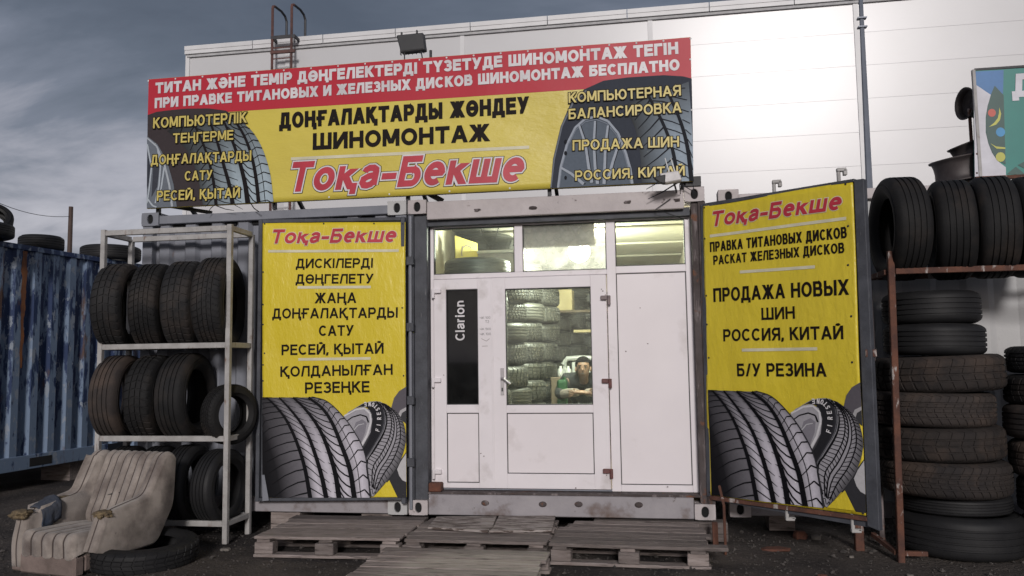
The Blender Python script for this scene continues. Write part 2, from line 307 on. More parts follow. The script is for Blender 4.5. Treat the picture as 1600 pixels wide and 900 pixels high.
# ------------------------------------------------------------------ ground
def axis(lo, hi, step, far):
    a = [lo+i*step for i in range(int(round((hi-lo)/step))+1)]; s = step; x = hi; y = lo
    while x < far: s *= 1.6; x += s; y -= s; a.append(x); a.insert(0, y)
    return a
def gz(x, y):
    if abs(x) > 14 or abs(y) > 10: return -.02
    q = noise.fractal(Vector((x*.9, y*.9, 3.3)), .9, 2.1, 5)*.026+noise.noise(Vector((x*7, y*7, 0)))*.010
    return q-.004
XS = axis(-7, 6, .065, 420); YS = axis(-3.2, 2.6, .065, 420)
mb = MB(); mb.v = [Vector((x, y, gz(x, y))) for y in YS for x in XS]; nx = len(XS)
mb.f = [(j*nx+i, j*nx+i+1, (j+1)*nx+i+1, (j+1)*nx+i) for j in range(len(YS)-1) for i in range(nx-1)]; mb.c = [None]*len(mb.f)
tag(build('ground', mb, M['ground'], smooth=True), 'dark trampled dirt yard with gravel in front of the containers', kind='structure')
mb = MB()
for i in range(5200):
    x = rnd(-5, 5); y = -2.2+rnd(0, 1)**.8*2.6; s = rnd(.003, .011)*(2.2 if random.random() < .10 else 1)*(2 if random.random() < .012 else 1)
    z = gz(x, y); a = rnd(0, 6.28); q = Matrix.Translation((x, y, z+s*.3)) @ Matrix.Rotation(a, 4, 'Z') @ Matrix.Rotation(rnd(-.5, .5), 4, 'X')
    k = [rnd(.6, 1.2) for _ in range(6)]
    mb.add([q @ Vector(p) for p in ((s*k[0], 0, 0), (-s*k[1], 0, 0), (0, s*k[2], 0), (0, -s*k[3], 0), (0, 0, s*k[4]*.8), (0, 0, -s*k[5]*.6))], [(0, 2, 4), (2, 1, 4), (1, 3, 4), (3, 0, 4), (2, 0, 5), (1, 2, 5), (3, 1, 5), (0, 3, 5)])
tag(build('gravel', mb, M['gravel']), 'loose gravel scattered over the dirt yard', 'gravel', kind='stuff')
def chunk(name, label, cat, mt, x, y, sx, sy, sz, rz=0, seed=0, group=None):
    bm = bmesh.new(); bmesh.ops.create_icosphere(bm, subdivisions=2, radius=1)
    mb = MB(); q = Matrix.Rotation(rz, 3, 'Z')
    for v in bm.verts:
        p = v.co.copy(); p = Vector([math.copysign(abs(c)**.6, c) for c in p]); p *= 1+.25*noise.noise(p*1.7+Vector((seed, 0, 0)))
        mb.v.append(q @ Vector((p.x*sx, p.y*sy, p.z*sz))+Vector((x, y, gz(x, y)+sz*.7)))
    mb.f = [[v.index for v in f.verts] for f in bm.faces]; mb.c = [None]*len(mb.f); bm.free()
    return tag(build(name, mb, mt, loc=(x, y, gz(x, y))), label, cat, group)
p = onZ(352, 857, 0); chunk('stone', 'pale flat stone at the foot of the white tyre rack post', 'stone', M['stone'], p.x, p.y, .038, .03, .012, seed=1)
p = onZ(1250, 832, .03); chunk('brick', 'orange-brown broken brick under the open right container door', 'brick', M['brickred'], p.x, p.y, .05, .04, .035, .3, 2)
p = onZ(1275, 836, .02); chunk('stone', 'small grey stone right of the broken brick under the right door', 'stone', M['stone'], p.x, p.y, .035, .03, .02, .7, 3)
p = onZ(1212, 852, .02); chunk('rusty_plate', 'flat rust-brown lump on the dirt right of the pallets', 'scrap', M['brickred'], p.x, p.y, .10, .05, .012, .1, 4)
p = onZ(1220, 897, .02); chunk('stone', 'pale pebble at the bottom edge in front of the rusty post', 'stone', M['stone'], onZ(1422, 897, 0).x, onZ(1422, 897, 0).y, .02, .015, .012, .1, 5)
p = onZ(1330, 866, .01); chunk('stone', 'small light chip on the dirt below the rusty stub post', 'stone', M['stone'], p.x, p.y, .018, .014, .008, .1, 6)
p = onZ(1285, 895, .01); chunk('brick', 'reddish brick chip at the bottom edge right of the pallets', 'brick', M['brickred'], p.x, p.y, .03, .02, .012, .1, 7)
# ------------------------------------------------------------------ warehouse behind
WY = 18.0; WX0 = -13.06; WT = 12.03
wh = thing('warehouse', 'long white panel-clad warehouse standing behind the containers', 'warehouse', (WX0, WY, 0))
mb = MB(); mb.box(WX0+.03, 32, WY+.0135, WY+26, -.3, WT-.35); build('wall_core', mb, M['backing'], wh)
seams = [WX0, -9.49, -3.6, 2.275, 8.22, 14.1, 20.0, 25.9, 31.9]; pm = {}
for i in range(len(seams)-1):
    for r in range(12):
        x0, x1 = seams[i], seams[i+1]; z1 = WT-.25-r*.99; z0 = max(z1-.984, -.2)
        if z1 <= 0: continue
        key = round(x1-x0, 2)
        if r == 11 or key not in pm:
            mb = MB(); mb.box(0, x1-x0-.03, -.0, .012, 0, z1-z0-.0); o = build('wall_panel', mb, M['panelwall'], wh)
            if r != 11: pm[key] = o.data
        else:
            o = bpy.data.objects.new('wall_panel', pm[key]); COL.objects.link(o); o.parent = wh
        # mesh was built about the warehouse origin with plain local numbers
        o.location = (x0+.015, WY, z0) if o.data is pm.get(key) or r == 11 else (x0+.015, WY, z0)
for i, x in enumerate(seams):
    mb = MB(); mb.box(x-.07, x+.07, WY-.034, WY-.013, 0, WT-.27); build('seam_cover', mb, M['trim'], wh)
x = WX0-.08; k = 0
while x < 32:
    mb = MB(); mb.box(x+.01, x+2.44, WY-.10, WY+.4, WT-.26, WT-.0); mb.box(x+.01, x+2.44, WY-.118, WY-.103, WT-.13, WT+.012); build('parapet_cap', mb, M['trim'], wh); x += 2.455
mb = MB(); mb.box(WX0, 32, WY-.07, WY+.3, WT-.36, WT-.29); build('parapet_shadow_gap', mb, M['backing'], wh)
for o in list(bpy.data.objects):     # panels used local numbers: cancel the root offset applied in build()
    if o.parent is wh and o.name.startswith('wall_panel'):
        me = o.data
        if not me.get('fixed'):
            me.transform(Matrix.Translation(ORG[wh.name])); me['fixed'] = 1
        o.location = Vector(o.location)-ORG[wh.name]
# roof access ladder on the warehouse
ld = thing('roof_ladder', 'rusty roof ladder with hooped handrails on the warehouse wall', 'ladder', (-9.45, WY-.3, 6))
yl = WY-.45
xa, xb = onY(425.5, 60, yl).x, onY(455.5, 60, yl).x
zt = onY(440, 7, yl).z; zp = onY(440, 58, yl).z
for xx in (xa, xb):
    mb = MB(); mb.tube([(xx, yl, 5.6), (xx, yl, zt-.12), (xx, yl+.03, zt-.03), (xx+.03, yl+.1, zt)], .045, 6); build('rail', mb, M['redladder'], ld)
    mb = MB(); mb.tube([(xx+.03, yl+.1, zt), (xx+.07, yl+.5, zt), (xx+.08, yl+.75, zt-.06), (xx+.09, yl+.85, zt-.2), (xx+.09, yl+.85, zp)], .04, 6); build('hoop', mb, M['darksteel'], ld)
mb = MB(); mb.box(xa-.04, xb+.13, yl-.04, yl+.0, zp-.06, zp+.05); mb.box(xa-.04, xb+.13, yl+.85, yl+.9, zp-.06, zp+.05); mb.box(xa-.04, xa+.02, yl, yl+.85, zp-.05, zp+.04); mb.box(xb+.07, xb+.13, yl, yl+.85, zp-.05, zp+.04); build('platform_frame', mb, M['darksteel'], ld)
z = zp-.35
k = 0
while z > 5.7:
    mb = MB(); mb.bar((xa, yl, z), (xb, yl, z), .03, .03); build('rung', mb, M['redladder'], ld); z -= .36
mb = MB(); zz = onY(440, 82, yl).z; mb.box(xa-.04, xb+.13, yl-.06, yl+.01, zz-.04, zz+.05); build('clamp_bar', mb, M['redladder'], ld)
for zz in (7, 10.2):
    mb = MB(); mb.box(xa-.02, xa+.02, yl, WY, zz-.02, zz+.02); mb.box(xb-.02, xb+.02, yl, WY, zz-.02, zz+.02); build('wall_bracket', mb, M['darksteel'], ld)
# light pole behind the right hand container
PX = onY(1357, 280, 6.2); PT = onY(1345, 2, 6.2)
lp = thing('lamp_post', 'tall tapering grey steel pole standing behind the containers', 'pole', (PX.x, 6.2, 0))
mb = MB(); mb.tube([(PX.x, 6.2, 0), (PX.x, 6.2, 3), (PT.x, 6.2, PT.z+.1), (PT.x, 6.2, PT.z+1.3)], [.075, .055, .032, .028], 8); build('shaft', mb, M['lamppole'], lp)
for dz in (.28, .42):
    mb = MB(); mb.box(PT.x-.065, PT.x+.065, 6.15, 6.25, PT.z-dz, PT.z-dz+.02); build('clamp', mb, M['lamppole'], lp)
# far wooden pole and its wire
wp = onY(111, 323, 20)
pw = thing('wooden_pole', 'thin wooden utility pole far behind the blue container', 'pole', (wp.x, 20, 0))
mb = MB(); mb.tube([(wp.x, 20, -.2), (wp.x, 20, wp.z)], [.11, .075], 8); build('shaft', mb, M['poleWood'], pw)
a = onY(111, 338, 20); b = onY(-60, 285, 16)
mb = MB(); mb.tube([a.lerp(b, i/12)+Vector((0, 0, -.35*4*(i/12)*(1-i/12))) for i in range(13)], .012, 4); build('wire', mb, M['darksteel'], pw)
# ------------------------------------------------------------------ containers
HOLES = []
def casting(mb, x0, x1, z0, z1, y0, y1, hx=None):
    cx_, cz_ = (x0+x1)/2, (z0+z1)/2; n = 16; rx, rz = min(.028, (x1-x0)*.25), min(.041, (z1-z0)*.38)
    vs = []; dep = y0+(.07 if y1 > y0 else -.07)
    def sq(a):
        c, s = math.cos(a), math.sin(a); k = 1/max(abs(c), abs(s)); return cx_+(x1-x0)/2*c*k, cz_+(z1-z0)/2*s*k
    for k in range(n):
        a = 2*math.pi*(k+.5)/n; X, Z = sq(math.pi/4*round(a/(math.pi/4)) if k % 4 == 9 else a); vs.append((X, y0, Z))
    for k in range(n): a = 2*math.pi*(k+.5)/n; vs.append((cx_+rx*math.cos(a), y0, cz_+rz*math.copysign(abs(math.sin(a))**.8, math.sin(a))))
    for k in range(n): v = vs[n+k]; vs.append((v[0], dep, v[2]))
    fs = [(k, (k+1) % n, n+(k+1) % n, n+k) for k in range(n)]+[(n+k, n+(k+1) % n, 2*n+(k+1) % n, 2*n+k) for k in range(n)]+[tuple(range(2*n, 3*n))]
    mb.add(vs, fs); HOLES.append([(cx_, cz_, rx, rz, y0)])
    e = .0015; mb.box(x0, x1, y0+.09, y1, z0, z1)
    mb.box(x0, x0+.012, y0+e, y0+.09, z0, z1); mb.box(x1-.012, x1, y0+e, y0+.09, z0, z1); mb.box(x0+.012, x1-.012, y0+e, y0+.09, z0, z0+.012); mb.box(x0+.012, x1-.012, y0+e, y0+.09, z1-.012, z1)
    # small corner fills of the front ring
    for sx, X in ((-1, x0), (1, x1)):
        for sz, Z in ((-1, z0), (1, z1)): mb.box(min(X, X-sx*.03), max(X, X-sx*.03), y0+.0005, y0+.01, min(Z, Z-sz*.03), max(Z, Z-sz*.03))
def cavity(par):  # near-black caps set in the casting holes to paint their shade
    while HOLES:
        for cx_, cz_, rx, rz, y0 in HOLES.pop():
            mb = MB(); mb.add([(cx_+rx*.985*math.cos(a), y0+.022, cz_+rz*.985*math.copysign(abs(math.sin(a))**.8, math.sin(a))) for a in [math.pi*(k+.5)/8 for k in range(16)]], [tuple(range(16))]); build('lift_hole_shade', mb, M['hole'], par)
def corr(mb, p0, dirv, nrm, length, z0, z1, depth=.036, pitch=.28, ph=0.):
    p0 = Vector(p0); d = Vector(dirv).normalized(); nrm = Vector(nrm).normalized(); prof = []
    s = -ph
    while s < length:
        for ds, h in ((0, 0), (.30, 0), (.42, 1), (.78, 1), (.9, 0)):
            q = s+ds*pitch
            if 0 <= q <= length: prof.append((q, h*depth))
        s += pitch
    prof = [(0, prof[0][1])]+[q for q in prof if 0 < q[0] < length]+[(length, prof[-1][1])]
    for (a, h), (b, g) in zip(prof, prof[1:]):
        A = p0+d*a+nrm*h; B = p0+d*b+nrm*g; o = len(mb.v)
        mb.v += [Vector((A.x, A.y, z0)), Vector((B.x, B.y, z0)), Vector((B.x, B.y, z1)), Vector((A.x, A.y, z1))]; mb.f.append([o, o+1, o+2, o+3]); mb.c.append((.0 if (h == 0 and g == 0) else 1. if (h > 0 and g > 0) else .3,)*3)
Z0 = .16; CT = Z0+2.591; CW = 2.438
# --- middle container (the shop)
mc = thing('shop_container', 'pale peeling shipping container with the white glazed shop front built into it', 'container', (1.22, 0, Z0))
for x0, x1 in ((.0, .165), (CW-.165, CW)):
    for z0, z1 in ((Z0, Z0+.118), (CT-.118, CT)):
        mb = MB(); casting(mb, x0+.004, x1-.004, z0, z1, -.012, .16); build('corner_casting', mb, M['palemetal'], mc, bevel=.004)
mb = MB(); mb.box(.165, CW-.165, .0, .05, 2.582, CT-.018); mb.box(.165, CW-.165, .05, .20, CT-.03, CT-.02)
build('header_beam', mb, M['palemetal'], mc, bevel=.006)
for px, py in ((746, 328), (832, 325), (980, 316), (1058, 313)):
    q = onY(px, py, 0); mb = MB(); mb.add([(q.x+rnd(.02, .045)*math.cos(t), -.004+rnd(-.004, 0), q.z+rnd(.010, .022)*math.sin(t)) for t in [i*.785 for i in range(8)]]+[(q.x, -.012, q.z)], [(i, (i+1) % 8, 8) for i in range(8)]); build('torn_weld_mark', mb, M['darkrust'], mc)
q0, q1 = onY(1030, 303, 0), onY(1068, 322, 0)
mb = MB(); mb.tube([(q1.x-.1, -.015, q1.z+.06), (q1.x-.22, -.02, q1.z-.02), (q1.x-.12, -.02, q1.z-.06), (q1.x-.02, -.015, q1.z-.1), (q1.x+.03, -.01, q1.z-.11)], .004, 5); build('loose_cable', mb, M['gasket'], mc)
mb = MB(); mb.box(.15, CW-.12, .055, .30, 2.535, 2.60); build('lintel_shadow_plate', mb, M['darkframe'], mc)  # dark strip painting in the shade below the header beam
mb = MB(); mb.box(.165, CW-.165, -.0, .10, Z0+.002, Z0+.165); build('sill_beam', mb, M['sill'], mc, bevel=.006)
mb = MB(); mb.box(.16, CW-.11, .004, .30, Z0+.167, Z0+.182); build('sill_ledge', mb, M['darkrust'], mc)
for px, py in ((848, 788), (904, 788), (998, 789), (758, 786)):
    q = onY(px, py, 0); mb = MB(); mb.lathe([(.0, .009), (.018, .008), (.027, .004), (.033, 0)], 12, Matrix.Translation((q.x, -.001, q.z)) @ Matrix.Rotation(R(90), 4, 'X') @ Matrix.Diagonal((1, .7, 1, 1))); build('weld_stud', mb, M['darkrust'], mc)
mb = MB(); mb.box(.012, .155, .03, .20, Z0+.118, CT-.118); mb.box(.0, .05, -.004, .03, Z0+.118, CT-.118); build('post', mb, M['darkframe'], mc, bevel=.004)
mb = MB(); mb.box(2.325, 2.425, .02, .20, Z0+.118, CT-.118); mb.box(2.38, CW, .0, .02, Z0+.118, CT-.118); build('post', mb, M['darkrust'], mc, bevel=.004)
mb = MB(); mb.tube([(.028, -.03, Z0+.05), (.028, -.03, 2.1), (.03, -.028, CT-.14)], .014, 8); build('hinge_rod', mb, M['greymetal'], mc)
for z in (.55, 1.05, 1.65, 2.2): mb = MB(); mb.box(-.002, .06, -.052, -.006, z, z+.07); build('hinge_knuckle', mb, M['darkframe'], mc, bevel=.004)
mb = MB(); mb.box(.0, .025, .2, 6.05, Z0, CT-.01); build('side_wall', mb, M['inwall'], mc)
mb = MB(); mb.box(CW-.025, CW, .2, 6.05, Z0, CT-.01); build('side_wall', mb, M['inwall'], mc)
mb = MB(); mb.box(.0, CW, 6.0, 6.04, Z0, CT-.02); build('back_wall', mb, M['inwall'], mc)
mb = MB(); mb.box(.03, CW-.03, .16, 6.0, Z0+.10, Z0+.14); build('floor', mb, M['infloor'], mc)
mb = MB(); mb.box(.0, CW, .2, 6.04, CT-.03, CT); build('roof', mb, M['ceil'], mc)
y = .45
while y < 5.9:
    mb = MB(); mb.box(.03, CW-.03, y, y+.14, CT-.055, CT-.034); build('ceiling_rib', mb, M['ceil'], mc, bevel=.01); y += 1.15
cavity(mc)
# door leaves folded out
mb = MB(); mb.box(-1.255, -.035, -.070, -.045, .30, 2.58); build('door', mb, M['darkframe'], mc)
dl = bpy.data.objects['door']
for nm, (x0, x1, z0, z1) in {'door_frame': (-1.296, -1.255, .262, 2.632), }.items(): pass
mb = MB(); mb.box(-1.296, -1.262, -.092, -.04, .262, 2.632); build('door_frame', mb, M['darkframe'], dl, bevel=.004)
mb = MB(); mb.box(-.035, .0, -.092, -.04, .262, 2.60); build('door_frame', mb, M['darkframe'], dl, bevel=.004)
mb = MB(); mb.prism([(-1.262, 2.598), (-.035, 2.568), (-.035, 2.598), (-1.262, 2.630)], -.090, -.04); build('door_frame', mb, M['darkframe'], dl, bevel=.004)
mb = MB(); mb.prism([(-1.262, .264), (-.035, .290), (-.035, .318), (-1.262, .292)], -.090, -.04); build('door_frame', mb, M['darkframe'], dl, bevel=.004)
# printable planes
class PL:
    def __init__(s, o, ex, n, amp=.004, ph=0.):
        s.o = Vector(o); s.ex = Vector(ex).normalized(); s.ez = Vector((0, 0, 1)); s.n = Vector(n).normalized(); s.amp = amp; s.ph = ph
    def uv(s, u, v):
        d = ray(u, v); t = (s.o-CAM).dot(s.n)/d.dot(s.n); p = CAM+d*t-s.o; return p.dot(s.ex), p.dot(s.ez)
    def pt(s, a, b, h=0):
        wv = s.amp*(noise.noise(Vector((a*1.6+s.ph, b*1.1, s.ph)))+.45*noise.noise(Vector((a*3.1+b*1.2, b*2.2-a*.9, s.ph+5))))
        return s.o+s.ex*a+s.ez*b+s.n*(h+wv)
LB = PL((-1.262, -.094, .29), (1, 0, 0), (0, -1, 0), .017, 1.3)
TH = R(39.5); HX, HY = 2.462, -.03
lex = Vector((math.cos(TH), -math.sin(TH), 0)); ln = Vector((-math.sin(TH), -math.cos(TH), 0))
RB = PL(Vector((HX, HY, 0))+lex*.0+ln*.03, lex, ln, .015, 4.1)
# right leaf built from its corner pixels on the leaf plane
def rbq(u, v, h=0): a, b = RB.uv(u, v); return RB.o+RB.ex*a+Vector((0, 0, b))+RB.n*h
def slab(mb, pts, n, t):
    pts = [Vector(p) for p in pts]; k = len(pts); vs = pts+[p-n*t for p in pts]
    mb.add(vs, [tuple(range(k)), tuple(range(2*k-1, k-1, -1))]+[(i, i+k, (i+1) % k+k, (i+1) % k) for i in range(k)])
rc = [rbq(1099, 322), rbq(1341, 281), rbq(1362, 826), rbq(1109, 782)]
mb = MB(); slab(mb, [p-RB.n*.022 for p in rc], RB.n, .03); dr = build('door', mb, M['darkframe'], mc)
def strip(a, b, c, d, m='darkframe', nm='door_frame', h=0.0, t=.05):
    mb = MB(); slab(mb, [rbq(*q, h) for q in (a, b, c, d)], RB.n, t); return build(nm, mb, M[m], dr, bevel=.003)
strip((1334, 281), (1349, 279), (1374, 830), (1355, 822))
strip((1098, 318), (1334, 279), (1334, 284), (1099, 324))
strip((1108, 774), (1354, 808), (1355, 815), (1110, 781), 'rust')
strip((1094, 320), (1100, 319), (1110, 776), (1104, 776))
for (u, v, s) in ((1206, 294, 1), (1307, 276, 1), (1226, 800, -1), (1329, 818, -1)):
    q = rbq(u, v, -.03); mb = MB(); mb.tube([q-Vector((0, 0, .10*s)), q+Vector((0, 0, .055*s))], .014, 8)
    mb.box(q.x-.012, q.x+.05, q.y-.02, q.y+.02, q.z+.05*s-.012, q.z+.05*s+.012); mb.box(q.x+.03, q.x+.055, q.y-.02, q.y+.02, q.z+.025*s-.014, q.z+.05*s)
    build('locking_rod_cam', mb, M['rack'], dr, bevel=.003)
q = rbq(1352, 552); mb = MB(); mb.box(q.x, q.x+.07, q.y-.01, q.y+.02, q.z-.025, q.z+.025); build('hasp', mb, M['rust'], dr, bevel=.003)
# --- left container, end on
lc = thing('grey_container', 'grey ribbed shipping container behind the left tyre rack and left banner board', 'container', (-1.22, 0, Z0))
LX = -CW-.012
for x0, x1 in ((LX, LX+.165), (-.175, -.012)):
    for z0, z1 in ((Z0, Z0+.118), (CT-.118, CT)):
        mb = MB(); casting(mb, x0, x1, z0, z1, -.010, .16); build('corner_casting', mb, M['greymetal'] if x0 < -1 else M['whitewall'], lc, bevel=.004)
mb = MB(); mb.box(LX+.165, -.175, 0, .05, CT-.105, CT-.03); build('header_beam', mb, M['greymetal'], lc, bevel=.005)
mb = MB(); mb.box(LX+.165, -.175, 0.01, .06, Z0+.004, Z0+.125); build('bottom_beam', mb, M['sill'], lc, bevel=.005)
mb = MB(); mb.box(LX+.005, LX+.10, 0.004, .16, Z0+.118, CT-.118); build('post', mb, M['greymetal'], lc, bevel=.004)
mb = MB(); mb.box(-.11, -.015, 0.004, .16, Z0+.118, CT-.118); build('post', mb, M['greymetal'], lc, bevel=.004)
mb = MB(); corr(mb, (LX+.1, .075, 0), (1, 0, 0), (0, -1, 0), CW-.2, Z0+.10, CT-.09, .04, .25, .05); build('end_wall', mb, M['greymetal'], lc)
mb = MB(); corr(mb, (LX+.02, .1, 0), (0, 1, 0), (-1, 0, 0), 5.9, Z0+.05, CT-.05, .036, .28); mb.box(LX+.03, -.02, .1, 6.0, CT-.05, CT-.02); mb.box(-.05, -.02, .16, 6.0, Z0, CT-.05); mb.box(LX+.03, -.02, .1, 6, Z0, Z0+.05); build('side_wall', mb, M['greymetal'], lc)
x = LX+.27
while x < -.3:                       # slots under the header
    mb = MB(); mb.box(x, x+.10, .052, .07, CT-.135, CT-.105); build('header_slot', mb, M['hole'], lc); x += .25
for x in (LX+.2, -1.1, -.3):
    mb = MB(); mb.box(x-.12, x+.14, .05, .35, 0, Z0); tag(build('wooden_block', mb, M['wood'], loc=(x, .1, 0)), {True: 'dark timber block under the left end of the grey container', False: 'dark timber block under the grey container behind the left pallet'}[x < -2], 'block', 'timber blocks under the containers')
bpy.data.objects['wooden_block.002']['label'] = 'dark timber block under the right corner of the grey container'
cavity(lc)
# --- right container
rcn = thing('white_container', 'off-white shipping container behind the rusty tyre rack on the right', 'container', (3.8, .3, Z0))
rx0 = 2.585; rw = CW+.4; RY = .30
for x0, x1 in ((rx0-.02, rx0+.145), (rx0+rw-.16, rx0+rw)):
    for z0, z1 in ((Z0-.03, Z0+.088), (CT-.09, CT+.025)):
        mb = MB(); casting(mb, x0, x1, z0, z1, RY-.01, RY+.16); build('corner_casting', mb, M['palemetal'], rcn, bevel=.004)
mb = MB(); mb.box(rx0+.145, rx0+rw-.16, RY, RY+.05, CT-.10, CT-.015); build('header_beam', mb, M['palemetal'], rcn, bevel=.005)
mb = MB(); mb.box(rx0+.145, rx0+rw-.16, RY+.01, RY+.06, Z0-.02, Z0+.10); build('bottom_beam', mb, M['sill'], rcn, bevel=.005)
mb = MB(); mb.box(rx0, rx0+.1, RY, RY+.12, Z0+.088, CT-.09); build('post', mb, M['greymetal'], rcn)
mb = MB(); mb.box(rx0+rw-.1, rx0+rw, RY, RY+.12, Z0+.088, CT-.09); build('post', mb, M['whitewall'], rcn)
mb = MB(); corr(mb, (rx0+.1, RY+.07, 0), (1, 0, 0), (0, -1, 0), rw-.2, Z0+.08, CT-.09, .022, .42, .1); build('end_wall', mb, M['whitewall'], rcn)
mb = MB(); mb.box(rx0+.01, rx0+rw-.01, RY+.1, 6.2, CT-.08, CT-.02); mb.box(rx0+.01, rx0+.04, RY+.1, 6.2, Z0, CT-.08); mb.box(rx0+rw-.04, rx0+rw-.01, RY+.1, 6.2, Z0, CT-.08); build('body_shell', mb, M['whitewall'], rcn)
mb = MB(); mb.box(rx0+.3, rx0+.5, .45, .7, 0, Z0-.03); tag(build('wooden_block', mb, M['wood'], loc=(rx0+.4, .4, 0)), 'dark timber block under the white container behind the open right door', 'block', 'timber blocks under the containers')
cavity(rcn)
# --- blue container on the left
BZ, BT = .23, 2.82
A = onZ(0, 375, BT); B = onZ(150, 400, BT); dB = (B-A); dB.z = 0; dB.normalize()
A = A-dB*1.2; nB = Vector((dB.y, -dB.x, 0)); LEN = 6.1
bc = thing('blue_container', 'weathered blue shipping container with rust streaks, tyres on its roof', 'container', (A.x, A.y, BZ))
mb = MB(); P0 = A-nB*.04
corr(mb, (P0.x, P0.y, 0), dB, nB, LEN, BZ+.15, BT-.06, .036, .275, .05); build('side_wall', mb, M['blue'], bc)
def bbar(t0, t1, z0, z1, off, th, nm, m):
    mb = MB(); a0 = A+dB*t0+nB*off; a1 = A+dB*t1+nB*off
    vs = [Vector((p.x, p.y, z)) for z in (z0, z1) for p in (a0, a1, a1-nB*th, a0-nB*th)]
    mb.add(vs, [(0, 1, 2, 3), (4, 5, 6, 7), (0, 1, 5, 4), (1, 2, 6, 5), (2, 3, 7, 6), (3, 0, 4, 7)]); return build(nm, mb, M[m], bc, bevel=.004)
bbar(0, LEN, BT-.07, BT-.01, .012, .06, 'top_rail', 'blue')
bbar(0, 3.0, BZ, BZ+.16, .012, .06, 'bottom_rail', 'blue'); bbar(3.5, LEN, BZ, BZ+.16, .0125, .06, 'bottom_rail', 'blue')
bbar(0, LEN, BT-.02, BT-.012, -.05, 2.35, 'roof', 'blue'); bbar(0, LEN, BZ, BZ+.05, -.06, 2.3, 'floor', 'hole')
bbar(0, .05, BZ, BT-.02, -.06, 2.3, 'end_wall', 'blue'); bbar(LEN-.05, LEN, BZ, BT-.02, -.06, 2.3, 'end_wall', 'blue')
bbar(LEN-.12, LEN+.02, BZ, BT, .02, .14, 'corner_post', 'blue')
def tB(u, v):     # distance along the blue side for a pixel
    d = ray(u, v); t = (A-CAM).dot(nB)/d.dot(nB); p = CAM+d*t; return (p-A).dot(dB), p.z
t0, z0 = tB(45, 715); t1, _ = tB(80, 710); bbar(t0, t1, BZ+.025, BZ+.125, .016, .02, 'forklift_pocket', 'hole')
t0, _ = tB(37, 450); mb = MB(); nn_ = 40; vs = []
for i in range(nn_+1):
    z = BT-.08-1.35*i/nn_; hw_ = (.035+.03*noise.noise(Vector((z*5, 1, 0)))+.018*noise.noise(Vector((z*17, 4, 0))))*(1-.6*(i/nn_)**2); o_ = .012*noise.noise(Vector((z*6, 9, 0)))
    vs += [Vector((*(A+dB*(t0+o_-hw_)+nB*.0015).xy, z)), Vector((*(A+dB*(t0+o_+hw_)+nB*.0015).xy, z))]
mb.add(vs, [(2*i, 2*i+1, 2*i+3, 2*i+2) for i in range(nn_)]); build('rust_streak', mb, M['rustpatch'], bc)
for t, bl_ in ((.6, 'nearest'), (2.6, 'middle'), (5.2, 'farthest')):
    c = A+dB*t-nB*.3; mb = MB(); mb.box(c.x-.2, c.x+.2, c.y-.15, c.y+.15, -.05, BZ); tag(build('wooden_block', mb, M['wood'], loc=(c.x, c.y, 0)), bl_+' dark timber block under the blue container', 'block', 'timber blocks under the blue container')
